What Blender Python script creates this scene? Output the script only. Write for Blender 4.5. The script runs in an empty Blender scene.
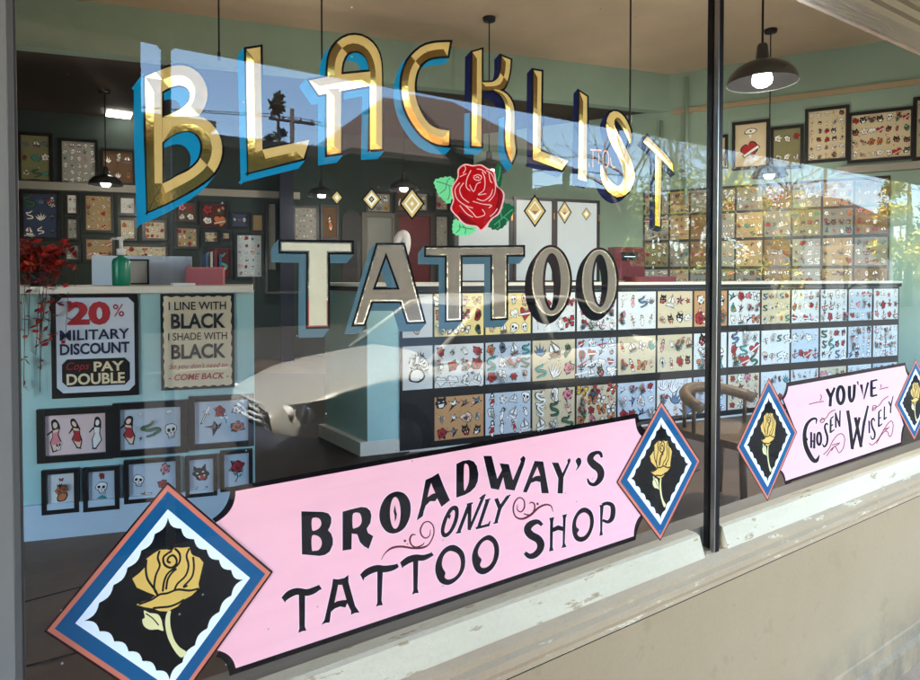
import bpy, bmesh, math, random
from mathutils import Vector, Matrix
from mathutils.geometry import delaunay_2d_cdt

random.seed(7)
SC = bpy.context.scene
COLL = SC.collection

# ------------------------------------------------------------------ camera
F = 620.0                    # focal length in photo pixels (photo is 920 wide)
CX, CY = 460.0, 289.5        # principal point of the photo
D = 1.10                     # metres from lens to shop glass
HC = 1.50                    # lens height above the pavement
TH = math.atan2(952.0, F)    # angle between optical axis and the glass (+x)
PITCH = math.radians(-1.25)
CAM = Vector((0.0, -D, HC))
FW = Vector((math.cos(TH) * math.cos(PITCH), math.sin(TH) * math.cos(PITCH), math.sin(PITCH)))
RT = Vector((math.sin(TH), -math.cos(TH), 0.0))
UP = RT.cross(FW)

cam_data = bpy.data.cameras.new("camera")
cam = bpy.data.objects.new("camera", cam_data)
COLL.objects.link(cam)
cam.matrix_world = Matrix(((RT.x, UP.x, -FW.x, CAM.x), (RT.y, UP.y, -FW.y, CAM.y), (RT.z, UP.z, -FW.z, CAM.z), (0, 0, 0, 1)))
cam_data.sensor_width = 36.0
cam_data.sensor_fit = 'HORIZONTAL'
cam_data.lens = F * 36.0 / 920.0
cam_data.shift_y = (CY - 340.0) / 920.0
cam_data.clip_start = 0.05
cam_data.clip_end = 2000
SC.camera = cam

# ------------------------------------------------------------------ sky, sun, exposure
SUN_EL = math.radians(75)
SUN_AZ = math.radians(-50)    # clockwise from +y: behind the shop, to the left
w = bpy.data.worlds.new("World"); SC.world = w; w.use_nodes = True
nt = w.node_tree
sky = nt.nodes.new("ShaderNodeTexSky"); sky.sky_type = 'NISHITA'; sky.sun_disc = False
sky.sun_elevation = SUN_EL; sky.sun_rotation = SUN_AZ; sky.air_density = 1.0; sky.dust_density = 0.1; sky.ozone_density = 2.2
bg = nt.nodes["Background"]; bg.inputs[1].default_value = 0.075
tint = nt.nodes.new("ShaderNodeMix"); tint.data_type = 'RGBA'; tint.blend_type = 'MULTIPLY'; tint.inputs[0].default_value = 1.0
tint.inputs[7].default_value = (0.95, 0.97, 0.95, 1)
nt.links.new(sky.outputs[0], tint.inputs[6]); nt.links.new(tint.outputs[2], bg.inputs[0])
sd = Vector((math.sin(SUN_AZ) * math.cos(SUN_EL), math.cos(SUN_AZ) * math.cos(SUN_EL), math.sin(SUN_EL)))
sun_l = bpy.data.lights.new("sun", 'SUN'); sun_l.energy = 2.6; sun_l.angle = math.radians(0.5); sun_l.color = (1.0, 0.93, 0.80)
sun = bpy.data.objects.new("sun", sun_l); COLL.objects.link(sun)
sun.rotation_euler = (-sd).to_track_quat('-Z', 'Y').to_euler()
sun.location = (0, 0, 60)
SC.view_settings.view_transform = 'Standard'; SC.view_settings.look = 'None'
SC.view_settings.gamma = 1.0; SC.view_settings.use_curve_mapping = False
SC.view_settings.exposure = 5.65
SC.render.engine = 'CYCLES'
cy = SC.cycles
cy.max_bounces = 10; cy.diffuse_bounces = 4; cy.glossy_bounces = 5; cy.transparent_max_bounces = 24
cy.caustics_reflective = False; cy.caustics_refractive = False
cy.sample_clamp_indirect = 6.0
try:
    cy.use_denoising = True; cy.denoiser = 'OPENIMAGEDENOISE'
except Exception:
    pass

# ------------------------------------------------------------------ projection helpers
CT, ST = math.cos(TH), math.sin(TH)
def ray(px, py):
    return (FW + RT * ((px - CX) / F) - UP * ((py - CY) / F))
def G(px, py, y=0.0):
    d = ray(px, py); t = (y - CAM.y) / d.y
    p = CAM + d * t
    return p
def W2(lat, Z):                        # plan position from camera-aligned coordinates
    return (ST * lat + CT * Z, -D - CT * lat + ST * Z)
def W(lat, Z, z):
    x, y = W2(lat, Z); return Vector((x, y, z))
def PZ(px, Z, z):                      # point above pixel column px at depth Z
    return W((px - CX) / F * Z, Z, z)
HZ = CY + math.tan(PITCH) * F          # horizon row
def zof(py, Z):
    return HC + (HZ - py) / F * Z
def MR(px, py, Z):                     # a thing seen mirrored in the glass: its real place in the street
    p = PZ(px, Z, zof(py, Z)); return Vector((p.x, -p.y, p.z))

def at(px, y_real):        # x of the mirrored pixel column on the street plane y = y_real (negative)
    d = ray(px, HZ); t = (-y_real + D) / d.y; return d.x * t
def hz(px, py, y_real):    # height of the mirrored pixel on that plane
    d = ray(px, py); t = (-y_real + D) / d.y; return HC + d.z * t

# ------------------------------------------------------------------ materials
def lin(c):
    return tuple((v / 255 / 12.92) if v / 255 <= 0.04045 else ((v / 255 + 0.055) / 1.055) ** 2.4 for v in c)
MATS = {}
def mat(name, rgb, rough=0.6, metal=0.0, spec=0.4, var=0.0, scale=8.0, bump=0.0, bscale=40.0, stretch=None, emit=None, rgb2=None, detail=5.0, srgb=True):
    if name in MATS: return MATS[name]
    m = bpy.data.materials.new(name); m.use_nodes = True
    n = m.node_tree.nodes; l = m.node_tree.links; b = n["Principled BSDF"]
    c = lin(rgb) if srgb else rgb
    b.inputs["Base Color"].default_value = (*c, 1); b.inputs["Roughness"].default_value = rough
    b.inputs["Metallic"].default_value = metal; b.inputs["Specular IOR Level"].default_value = spec
    if var or bump:
        tc = n.new("ShaderNodeTexCoord"); mp = n.new("ShaderNodeMapping"); l.new(tc.outputs["Object"], mp.inputs[0])
        if stretch: mp.inputs["Scale"].default_value = stretch
    if var or rgb2:
        no = n.new("ShaderNodeTexNoise"); no.inputs["Scale"].default_value = scale; no.inputs["Detail"].default_value = detail; no.inputs["Roughness"].default_value = 0.65
        l.new(mp.outputs[0], no.inputs["Vector"])
        cr = n.new("ShaderNodeValToRGB"); cr.color_ramp.elements[0].position = 0.3; cr.color_ramp.elements[1].position = 0.7
        c2 = (lin(rgb2) if srgb else rgb2) if rgb2 else tuple(min(1, v * (1 + var)) for v in c)
        c1 = c if rgb2 else tuple(v * (1 - var) for v in c)
        cr.color_ramp.elements[0].color = (*c1, 1); cr.color_ramp.elements[1].color = (*c2, 1)
        l.new(no.outputs[0], cr.inputs[0]); l.new(cr.outputs[0], b.inputs["Base Color"])
    if bump:
        n2 = n.new("ShaderNodeTexNoise"); n2.inputs["Scale"].default_value = bscale; n2.inputs["Detail"].default_value = 6
        l.new(mp.outputs[0], n2.inputs["Vector"])
        bp = n.new("ShaderNodeBump"); bp.inputs["Strength"].default_value = bump; bp.inputs["Distance"].default_value = 0.01
        l.new(n2.outputs[0], bp.inputs["Height"]); l.new(bp.outputs[0], b.inputs["Normal"])
    if emit:
        b.inputs["Emission Color"].default_value = (*emit[0], 1); b.inputs["Emission Strength"].default_value = emit[1]
    MATS[name] = m
    return m

def glass_mat(name, f0=0.031, tint=(0.985, 0.995, 0.99)):
    m = bpy.data.materials.new(name); m.use_nodes = True
    n = m.node_tree.nodes; l = m.node_tree.links; n.clear()
    out = n.new("ShaderNodeOutputMaterial"); mix = n.new("ShaderNodeMixShader")
    tr = n.new("ShaderNodeBsdfTransparent"); gl = n.new("ShaderNodeBsdfGlossy")
    tr.inputs[0].default_value = (*tint, 1); gl.inputs[0].default_value = (1, 1, 1, 1); gl.inputs["Roughness"].default_value = 0.0
    geo = n.new("ShaderNodeNewGeometry"); dot = n.new("ShaderNodeVectorMath"); dot.operation = 'DOT_PRODUCT'
    l.new(geo.outputs["Incoming"], dot.inputs[0]); l.new(geo.outputs["Normal"], dot.inputs[1])
    ab = n.new("ShaderNodeMath"); ab.operation = 'ABSOLUTE'; l.new(dot.outputs["Value"], ab.inputs[0])
    s1 = n.new("ShaderNodeMath"); s1.operation = 'SUBTRACT'; s1.inputs[0].default_value = 1.0; l.new(ab.outputs[0], s1.inputs[1])
    pw = n.new("ShaderNodeMath"); pw.operation = 'POWER'; pw.inputs[1].default_value = 11.0; l.new(s1.outputs[0], pw.inputs[0])
    ma = n.new("ShaderNodeMath"); ma.operation = 'MULTIPLY_ADD'; ma.inputs[1].default_value = 0.9 - f0; ma.inputs[2].default_value = f0
    l.new(pw.outputs[0], ma.inputs[0]); l.new(ma.outputs[0], mix.inputs[0])
    l.new(tr.outputs[0], mix.inputs[1]); l.new(gl.outputs[0], mix.inputs[2])
    # dust specks and faint smears on the pane
    tc = n.new("ShaderNodeTexCoord"); vo = n.new("ShaderNodeTexVoronoi"); vo.inputs["Scale"].default_value = 55; l.new(tc.outputs["Object"], vo.inputs["Vector"])
    lt = n.new("ShaderNodeMath"); lt.operation = 'LESS_THAN'; lt.inputs[1].default_value = 0.10; l.new(vo.outputs["Distance"], lt.inputs[0])
    sx = n.new("ShaderNodeSeparateColor"); l.new(vo.outputs["Color"], sx.inputs[0])
    pick = n.new("ShaderNodeMath"); pick.operation = 'GREATER_THAN'; pick.inputs[1].default_value = 0.965; l.new(sx.outputs[0], pick.inputs[0])
    sp = n.new("ShaderNodeMath"); sp.operation = 'MULTIPLY'; l.new(lt.outputs[0], sp.inputs[0]); l.new(pick.outputs[0], sp.inputs[1])
    mp = n.new("ShaderNodeMapping"); mp.inputs["Scale"].default_value = (5, 5, 1.3); l.new(tc.outputs["Object"], mp.inputs[0])
    no = n.new("ShaderNodeTexNoise"); no.inputs["Scale"].default_value = 2.2; no.inputs["Detail"].default_value = 8; no.inputs["Roughness"].default_value = .7; l.new(mp.outputs[0], no.inputs["Vector"])
    mr = n.new("ShaderNodeMapRange"); mr.inputs[1].default_value = .5; mr.inputs[2].default_value = .8; mr.inputs[3].default_value = 0.0; mr.inputs[4].default_value = .010; l.new(no.outputs[0], mr.inputs[0])
    s2 = n.new("ShaderNodeMath"); s2.operation = 'MULTIPLY_ADD'; s2.inputs[1].default_value = .35; l.new(sp.outputs[0], s2.inputs[0]); l.new(mr.outputs[0], s2.inputs[2])
    df = n.new("ShaderNodeBsdfDiffuse"); df.inputs[0].default_value = (.8, .78, .74, 1)
    m2 = n.new("ShaderNodeMixShader"); l.new(s2.outputs[0], m2.inputs[0]); l.new(mix.outputs[0], m2.inputs[1]); l.new(df.outputs[0], m2.inputs[2]); l.new(m2.outputs[0], out.inputs[0])
    MATS[name] = m
    return m

# ------------------------------------------------------------------ object helpers
WLOC = {}
def thing(name, label, cat, loc=(0, 0, 0), group=None):
    o = bpy.data.objects.new(name, None); COLL.objects.link(o); o.empty_display_size = 0.1
    o.location = loc; WLOC[o.name] = Vector(loc)
    o["label"] = label; o["category"] = cat
    if group: o["group"] = group
    return o
def tag(o, label, cat, group=None):
    o["label"] = label; o["category"] = cat
    if group: o["group"] = group
    return o
def obj(name, verts, faces, mats, parent=None, fm=None, smooth=False, loc=None):
    """verts are world positions; the object sits at its parent's origin (or at loc)"""
    base = Vector((0, 0, 0))
    if parent is not None: base = WLOC[parent.name]
    elif loc is not None: base = Vector(loc)
    me = bpy.data.meshes.new(name)
    me.from_pydata([tuple(Vector(v) - base) for v in verts], [], faces)
    if not isinstance(mats, (list, tuple)): mats = [mats]
    for m in mats: me.materials.append(m)
    if fm:
        for p, i in zip(me.polygons, fm): p.material_index = i
    if smooth:
        for p in me.polygons: p.use_smooth = True
    me.update()
    o = bpy.data.objects.new(name, me); COLL.objects.link(o)
    if parent is not None: o.parent = parent; WLOC[o.name] = base
    else: o.location = base; WLOC[o.name] = base
    return o
def struct(o):
    o["kind"] = "structure"; return o

class MB:
    """collects shapes, then links them as one mesh"""
    def __init__(s): s.v = []; s.f = []; s.m = []
    def add(s, vs, fs, mi=0):
        b = len(s.v); s.v += [Vector(v) for v in vs]
        for f in fs: s.f.append([b + i for i in f]); s.m.append(mi)
        return s
    def box(s, a, b, mi=0):
        (x0, y0, z0), (x1, y1, z1) = a, b
        vs = [(x0, y0, z0), (x1, y0, z0), (x1, y1, z0), (x0, y1, z0), (x0, y0, z1), (x1, y0, z1), (x1, y1, z1), (x0, y1, z1)]
        return s.add(vs, [(0, 3, 2, 1), (4, 5, 6, 7), (0, 1, 5, 4), (1, 2, 6, 5), (2, 3, 7, 6), (3, 0, 4, 7)], mi)
    def obox(s, c, ex, ey, ez, mi=0):      # centre and three half-extent vectors
        c, ex, ey, ez = map(Vector, (c, ex, ey, ez))
        vs = [c - ex - ey - ez, c + ex - ey - ez, c + ex + ey - ez, c - ex + ey - ez, c - ex - ey + ez, c + ex - ey + ez, c + ex + ey + ez, c - ex + ey + ez]
        return s.add(vs, [(0, 3, 2, 1), (4, 5, 6, 7), (0, 1, 5, 4), (1, 2, 6, 5), (2, 3, 7, 6), (3, 0, 4, 7)], mi)
    def prism(s, pts, z0, z1, mi=0):
        n = len(pts); vs = [(p[0], p[1], z0) for p in pts] + [(p[0], p[1], z1) for p in pts]
        fs = [list(range(n))[::-1], list(range(n, 2 * n))] + [(i, (i + 1) % n, n + (i + 1) % n, n + i) for i in range(n)]
        return s.add(vs, fs, mi)
    def tube(s, pts, rad, n=8, mi=0, caps=True):
        pts = [Vector(p) for p in pts]
        if not isinstance(rad, (list, tuple)): rad = [rad] * len(pts)
        b = len(s.v); ref = None
        for i, p in enumerate(pts):
            d = (pts[min(i + 1, len(pts) - 1)] - pts[max(i - 1, 0)])
            d = d.normalized() if d.length > 1e-9 else Vector((0, 0, 1))
            if ref is None: ref = Vector((1, 0, 0)) if abs(d.x) < 0.8 else Vector((0, 1, 0))
            u = (ref - d * ref.dot(d)).normalized(); ref = u; v2 = d.cross(u)
            for k in range(n):
                a = 2 * math.pi * k / n; s.v.append(p + (u * math.cos(a) + v2 * math.sin(a)) * rad[i])
        for i in range(len(pts) - 1):
            for k in range(n):
                s.f.append([b + i * n + k, b + i * n + (k + 1) % n, b + (i + 1) * n + (k + 1) % n, b + (i + 1) * n + k]); s.m.append(mi)
        if caps:
            s.f.append([b + k for k in range(n)][::-1]); s.m.append(mi)
            e = b + (len(pts) - 1) * n; s.f.append([e + k for k in range(n)]); s.m.append(mi)
        return s
    def lathe(s, c, prof, n=32, mi=0):     # prof: (radius, z) pairs about vertical axis through c
        c = Vector(c); b = len(s.v)
        for r, z in prof:
            for k in range(n):
                a = 2 * math.pi * k / n; s.v.append(c + Vector((r * math.cos(a), r * math.sin(a), z)))
        for i in range(len(prof) - 1):
            for k in range(n):
                s.f.append([b + i * n + k, b + i * n + (k + 1) % n, b + (i + 1) * n + (k + 1) % n, b + (i + 1) * n + k]); s.m.append(mi)
        return s
    def build(s, name, mats, parent=None, smooth=False, loc=None):
        return obj(name, s.v, s.f, mats, parent, s.m, smooth, loc)

class Wall:
    """a vertical plane in plan: start point, direction, and normal towards the viewer"""
    def __init__(s, p, e):
        l = math.hypot(*e); s.p = p; s.e = (e[0] / l, e[1] / l)
        nrm = (s.e[1], -s.e[0])
        if nrm[0] * -p[0] + nrm[1] * -p[1] < 0: nrm = (-nrm[0], -nrm[1])
        s.n = nrm
    def t(s, px):
        r = (px - CX) / F
        return (r * s.p[1] - s.p[0]) / (s.e[0] - s.e[1] * r)
    def Z(s, t): return s.p[1] + s.e[1] * t
    def z(s, t, py): return zof(py, s.Z(t))
    def pt(s, t, z, off=0.0):
        return W(s.p[0] + s.e[0] * t + s.n[0] * off, s.p[1] + s.e[1] * t + s.n[1] * off, z)
    def rect(s, x0, x1, y0, y1):
        a, b = s.t(x0), s.t(x1); m = (a + b) / 2
        return a, b, s.z(m, y1), s.z(m, y0)
    def board(s, mb, t0, t1, z0, z1, o0, o1, mi=0):
        vs = [s.pt(t, z, o) for o in (o0, o1) for (t, z) in ((t0, z0), (t1, z0), (t1, z1), (t0, z1))]
        return mb.add(vs, [(3, 2, 1, 0), (4, 5, 6, 7), (0, 1, 5, 4), (1, 2, 6, 5), (2, 3, 7, 6), (3, 0, 4, 7)], mi)

def catmull(pts, n=6, closed=False):
    if len(pts) < 3: return list(pts)
    out = []; N = len(pts); rng = N if closed else N - 1
    for i in range(rng):
        p = [pts[(i + k) % N] if closed else pts[min(max(i + k, 0), N - 1)] for k in (-1, 0, 1, 2)]
        for j in range(n):
            t = j / n
            out.append(tuple(0.5 * (2 * p[1][d] + (p[2][d] - p[0][d]) * t + (2 * p[0][d] - 5 * p[1][d] + 4 * p[2][d] - p[3][d]) * t * t + (3 * p[1][d] - p[0][d] - 3 * p[2][d] + p[3][d]) * t ** 3) for d in range(len(pts[0]))))
    if not closed: out.append(tuple(pts[-1]))
    return out
def resample(pts, n):
    L = [0.0]
    for a, b in zip(pts, pts[1:]): L.append(L[-1] + math.hypot(b[0] - a[0], b[1] - a[1]))
    out = []; k = 0
    for i in range(n + 1):
        s = L[-1] * i / n
        while k < len(L) - 2 and L[k + 1] < s: k += 1
        d = L[k + 1] - L[k]; u = (s - L[k]) / d if d > 1e-9 else 0
        out.append(tuple(pts[k][j] + (pts[k + 1][j] - pts[k][j]) * u for j in range(len(pts[0]))))
    return out
def ell(cx, cy, rx, ry, n=28, rot=0.0, a0=0.0, a1=2 * math.pi):
    out = []
    for i in range(n):
        a = a0 + (a1 - a0) * i / n; x, y = rx * math.cos(a), ry * math.sin(a)
        out.append((cx + x * math.cos(rot) - y * math.sin(rot), cy + x * math.sin(rot) + y * math.cos(rot)))
    return out
def stroke_quads(pts, closed=False):
    """pts (x, y, half width) -> convex quads along the stroke"""
    n = len(pts); L = []; R = []
    for i, p in enumerate(pts):
        a = pts[(i - 1) % n] if closed else pts[max(i - 1, 0)]
        b = pts[(i + 1) % n] if closed else pts[min(i + 1, n - 1)]
        dx, dy = b[0] - a[0], b[1] - a[1]; l = math.hypot(dx, dy) or 1
        L.append((p[0] - dy / l * p[2], p[1] + dx / l * p[2])); R.append((p[0] + dy / l * p[2], p[1] - dx / l * p[2]))
    return [[L[i], L[(i + 1) % n], R[(i + 1) % n], R[i]] for i in range(n if closed else n - 1)]
def hull(pts):
    pts = sorted(set((round(x, 4), round(y, 4)) for x, y in pts))
    if len(pts) < 3: return pts
    def half(ps):
        h = []
        for p in ps:
            while len(h) > 1 and (h[-1][0] - h[-2][0]) * (p[1] - h[-2][1]) - (h[-1][1] - h[-2][1]) * (p[0] - h[-2][0]) <= 0: h.pop()
            h.append(p)
        return h
    a = half(pts); b = half(pts[::-1])
    return a[:-1] + b[:-1]

def pip(x, y, poly):
    r = False; x1, y1 = poly[-1]
    for x2, y2 in poly:
        if (y1 > y) != (y2 > y) and x < (x2 - x1) * (y - y1) / (y2 - y1) + x1: r = not r
        x1, y1 = x2, y2
    return r
class Paint:
    """flat paint: overlapping polygons in photo pixels with a priority, resolved to one clean layer"""
    def __init__(s): s.polys = []
    def poly(s, pr, key, pts):
        q = [(p[0], p[1]) for p in pts]
        q = [p for i, p in enumerate(q) if math.hypot(p[0] - q[i - 1][0], p[1] - q[i - 1][1]) > 1e-3]
        if len(q) < 3: return
        if sum(q[i - 1][0] * q[i][1] - q[i][0] * q[i - 1][1] for i in range(len(q))) < 0: q = q[::-1]
        s.polys.append((pr, key, q))
    def stroke(s, pr, key, pts, hw=None, smooth=True, closed=False, n=5):
        if hw is not None: pts = [(p[0], p[1], hw) for p in pts]
        if smooth and len(pts) > 2: pts = catmull(pts, n, closed)
        for q in stroke_quads(pts, closed): s.poly(pr, key, q)
    def cdt(s):
        vs = []; fs = []
        for pr, key, pts in s.polys:
            b = len(vs); vs += [Vector(p) for p in pts]; fs.append([(b + i, b + (i + 1) % len(pts)) for i in range(len(pts))])
        ov, oe, of, a, b2, c = delaunay_2d_cdt(vs, [e for f in fs for e in f], [], 0, 1e-4, False)
        bb = [(min(p[0] for p in q), max(p[0] for p in q), min(p[1] for p in q), max(p[1] for p in q)) for _, _, q in s.polys]
        order = sorted(range(len(s.polys)), key=lambda i: (-s.polys[i][0], -i))
        return ov, of, bb, order
    def resolve(s, accept=None):
        ov, of, bb, order = s.cdt(); out = {}
        for f in of:
            x = sum(ov[i][0] for i in f) / len(f); y = sum(ov[i][1] for i in f) / len(f)
            flag = accept[0](x, y) if accept else None
            for i in order:
                q = bb[i]
                if x < q[0] or x > q[1] or y < q[2] or y > q[3]: continue
                if accept and not accept[1](flag, s.polys[i][1]): continue
                if pip(x, y, s.polys[i][2]):
                    if s.polys[i][1] is not None: out.setdefault(s.polys[i][1], []).append(f)
                    break
        return ov, out
    def meshes(s, mapper):
        """mapper: 2-D point -> world point; returns {key: (verts, faces)}"""
        ov, out = s.resolve(); res = {}
        for key, fl in out.items():
            idx = {}; vv = []; ff = []
            for f in fl:
                g = []
                for i in f:
                    if i not in idx: idx[i] = len(vv); vv.append(mapper(ov[i]))
                    g.append(idx[i])
                ff.append(g)
            res[key] = (vv, ff)
        return res
def crop(x0, y0, s):
    return lambda u, v, *r: (x0 + u / s, y0 + v / s) + tuple(q / s for q in r)
def C(c, pts): return [c(*p) for p in pts]

def text_mesh(body, bold=0.0, shear=0.0):
    cu = bpy.data.curves.new("lettering", 'FONT'); cu.body = body; cu.size = 1.0; cu.offset = bold; cu.shear = shear
    cu.resolution_u = 3
    ob = bpy.data.objects.new("lettering", cu)
    COLL.objects.link(ob)
    dg = bpy.context.evaluated_depsgraph_get()
    me = bpy.data.meshes.new_from_object(ob.evaluated_get(dg))
    vs = [(v.co.x, v.co.y) for v in me.vertices]; fs = [list(p.vertices) for p in me.polygons]
    bpy.data.objects.remove(ob); bpy.data.curves.remove(cu); bpy.data.meshes.remove(me)
    x0 = min(v[0] for v in vs); x1 = max(v[0] for v in vs); y0 = min(v[1] for v in vs); y1 = max(v[1] for v in vs)
    return [((x - x0) / (x1 - x0), (y - y0) / (y1 - y0)) for x, y in vs], fs
# ================================================================== shopfront and setting
M_beige = mat("weathered beige paint", (130, 120, 103), 0.55, var=0.10, scale=3.0, bump=0.15, bscale=25, stretch=(0.35, 4, 6))
def layered(name, c1, c2, chips, scale=2.0, grain=160, stretch=(1, 1, 1), rough=.6, bump=.3, chip_amt=.90, dirt=None):
    """painted surface with slow tone changes, fine grain, and a few chipped or stained spots"""
    m = bpy.data.materials.new(name); m.use_nodes = True; n = m.node_tree.nodes; l = m.node_tree.links; b = n["Principled BSDF"]; b.inputs["Roughness"].default_value = rough; b.inputs["Specular IOR Level"].default_value = .3
    tc = n.new("ShaderNodeTexCoord"); mp = n.new("ShaderNodeMapping"); mp.inputs["Scale"].default_value = stretch; l.new(tc.outputs["Object"], mp.inputs[0])
    def noise(sc, det, vec): q = n.new("ShaderNodeTexNoise"); q.inputs["Scale"].default_value = sc; q.inputs["Detail"].default_value = det; q.inputs["Roughness"].default_value = .65; l.new(vec, q.inputs["Vector"]); return q
    def mixc(fac, a, c):
        q = n.new("ShaderNodeMix"); q.data_type = 'RGBA'; l.new(fac, q.inputs[0])
        if isinstance(a, tuple): q.inputs[6].default_value = (*lin(a), 1)
        else: l.new(a, q.inputs[6])
        q.inputs[7].default_value = (*lin(c), 1); return q.outputs[2]
    def ramp(v, lo, hi): q = n.new("ShaderNodeMapRange"); q.inputs[1].default_value = lo; q.inputs[2].default_value = hi; l.new(v, q.inputs[0]); return q.outputs[0]
    big = noise(scale, 8, mp.outputs[0]); col = mixc(ramp(big.outputs[0], .3, .72), c1, c2)
    fine = noise(grain, 3, tc.outputs["Object"]); gr = n.new("ShaderNodeMath"); gr.operation = 'MULTIPLY'; gr.inputs[1].default_value = .13; l.new(ramp(fine.outputs[0], .45, .75), gr.inputs[0])
    col = mixc(gr.outputs[0], col, tuple(int(v * .72) for v in c1))
    ch = noise(scale * 4.5, 9, mp.outputs[0])
    for k, cc in enumerate(chips): col = mixc(ramp(ch.outputs[0], .61 + .06 * k * (1 - chip_amt) * 5, .622 + .06 * k * (1 - chip_amt) * 5), col, cc)
    if dirt:
        sx = n.new("ShaderNodeSeparateXYZ"); l.new(tc.outputs["Object"], sx.inputs[0]); d1 = ramp(sx.outputs[2], dirt[0], 0.0); dn = noise(9, 7, tc.outputs["Object"])
        mu = n.new("ShaderNodeMath"); mu.operation = 'MULTIPLY'; l.new(d1, mu.inputs[0]); l.new(ramp(dn.outputs[0], .35, .7), mu.inputs[1]); col = mixc(mu.outputs[0], col, dirt[1])
    l.new(col, b.inputs["Base Color"])
    bp = n.new("ShaderNodeBump"); bp.inputs["Strength"].default_value = bump; bp.inputs["Distance"].default_value = .004; ad = n.new("ShaderNodeMath"); ad.operation = 'ADD'; l.new(fine.outputs[0], ad.inputs[0]); l.new(ch.outputs[0], ad.inputs[1]); l.new(ad.outputs[0], bp.inputs["Height"]); l.new(bp.outputs[0], b.inputs["Normal"])
    MATS[name] = m; return m
M_panel = layered("stucco panel paint", (155, 128, 93), (163, 137, 103), [(151, 126, 92)], 1.6, 120, (1, 1, 1), .5, .12, dirt=(.22, (112, 98, 80)))
M_white_wood = layered("white painted wood", (196, 176, 142), (212, 194, 162), [(168, 144, 108), (150, 106, 70)], 2.4, 90, (.8, 3.4, 3.4), .6, .5, .80)
M_post = mat("grey post paint", (111, 107, 100), 0.5, var=0.06, scale=4, bump=0.1, bscale=60)
M_postdark = mat("grey stop bead", (103, 98, 90), 0.5, var=0.08, scale=5)
M_black_metal = mat("black metal", (16, 16, 20), 0.3, metal=0.6, var=0.15, scale=12)
M_steel = mat("brushed steel strip", (190, 190, 190), 0.28, metal=1.0, var=0.06, scale=20)
M_gasket = mat("dark gasket", (62, 56, 50), 0.6)
M_pave = mat("pavement concrete", (176, 146, 118), 0.85, var=0.13, scale=5, bump=0.35, bscale=70, rgb2=None)
M_asphalt = mat("asphalt", (42, 38, 34), 0.9, var=0.22, scale=2.2, bump=0.4, bscale=120)
M_ground = mat("far ground", (62, 62, 50), 0.9, var=0.2, scale=0.3)
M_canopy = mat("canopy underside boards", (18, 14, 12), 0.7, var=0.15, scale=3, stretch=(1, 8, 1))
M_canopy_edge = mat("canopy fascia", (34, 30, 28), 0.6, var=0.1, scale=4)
M_brick = mat("dark brick", (74, 56, 48), 0.85, var=0.25, scale=14, bump=0.4, bscale=30)
M_glass = glass_mat("window glass")

struct(MB().box((-70, -90, -0.32), (110, -3.0, -0.15)).build("road", M_asphalt))
struct(MB().box((-70, -2.85, -0.4), (110, 0.10, -0.08)).build("pavement", M_pave))
struct(MB().box((-70, -3.0, -0.4), (110, -2.85, -0.083)).build("kerb", mat("kerb stone", (84, 80, 74), 0.8, var=0.1, scale=6)))
struct(MB().box((-500, -700, -0.6), (600, 400, -0.33)).build("ground", M_ground))
line = MB()
for k in range(-3, 9): line.box((k * 5.2, -10.6, -0.15), (k * 5.2 + 2.6, -10.48, -0.146))
struct(line.build("road_marking", mat("road paint", (120, 116, 100), 0.7, var=0.15, scale=9)))

GZ0 = G(560, 607).z            # foot of the glass
GZ1 = 2.50                     # head of the glass
XL = G(20.5, 340).x; XM = G(711, 400).x; XR = 9.0

root = thing("shopfront_wall", "low beige painted wall with a moulded plinth below the shop window", "wall", (1.5, 0.0, 0.0))
PX0, PX1 = -0.5, XR
obj("wall_panel", *(lambda m: (m.v, m.f))(MB().box((PX0, -0.012, 0.02), (PX1, 0.12, GZ0 - 0.10))), M_panel, root)
def profile(mb, prof, x0, x1, mi=0):   # prof: (y, z) polyline closed back to the wall
    n = len(prof); b = [(x0, y, z) for y, z in prof] + [(x1, y, z) for y, z in prof]
    return mb.add(b, [(i, (i + 1) % n, n + (i + 1) % n, n + i) for i in range(n)] + [list(range(n))[::-1], list(range(n, 2 * n))], mi)
pl = MB()
profile(pl, [(y, z - .08) for y, z in [(0.10, 0.0), (-0.030, 0.0), (-0.030, 0.085), (-0.026, 0.100), (-0.018, 0.106), (-0.016, 0.150), (-0.0125, 0.158), (0.10, 0.158)]], PX0, PX1)
pl.build("plinth", M_panel, root)

M_sill = layered("old sill paint", (164, 136, 104), (180, 154, 120), [(198, 178, 144), (208, 190, 158), (164, 104, 68)], 2.6, 110, (.7, 3.2, 3.2), .6, .45, .9)

root = thing("shop_window", "tall shop window in two panes with a thin black metal mullion and worn wooden sill", "window", (XM, 0.0, GZ0))
sl = MB()
profile(sl, [(0.11, GZ0 - 0.10), (-0.022, GZ0 - 0.10), (-0.022, GZ0 - 0.085), (-0.034, GZ0 - 0.078), (-0.040, GZ0 - 0.064), (-0.040, GZ0 - 0.046), (-0.030, GZ0 - 0.038), (-0.030, GZ0 - 0.022), (-0.014, GZ0 - 0.004), (-0.004, GZ0), (0.11, GZ0)], PX0, PX1)
sl.build("sill", M_sill, root)
MB().box((PX0, 0.0, GZ0 - 0.110), (PX1, -0.0135, GZ0 - 0.1005)).build("shadow_gap", mat("gap black", (20, 16, 14), .9), root)
GB = G(560, 581.6).z
lg = MB()
for a, b in ((XL, G(696, 530).x), (G(719, 530).x, XR)):
    profile(lg, [(-0.001, GB), (-0.012, GB - 0.004), (-0.030, GZ0 + 0.003), (-0.030, GZ0 + 0.0006), (0.03, GZ0 + 0.0006), (0.03, GB)], a, b)
lg.build("bottom_rail", M_white_wood, root)
MB().box((XL, 0.034, GZ0), (XR, 0.10, GB - 0.01)).build("inner_ledge", M_beige, root)
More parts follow.
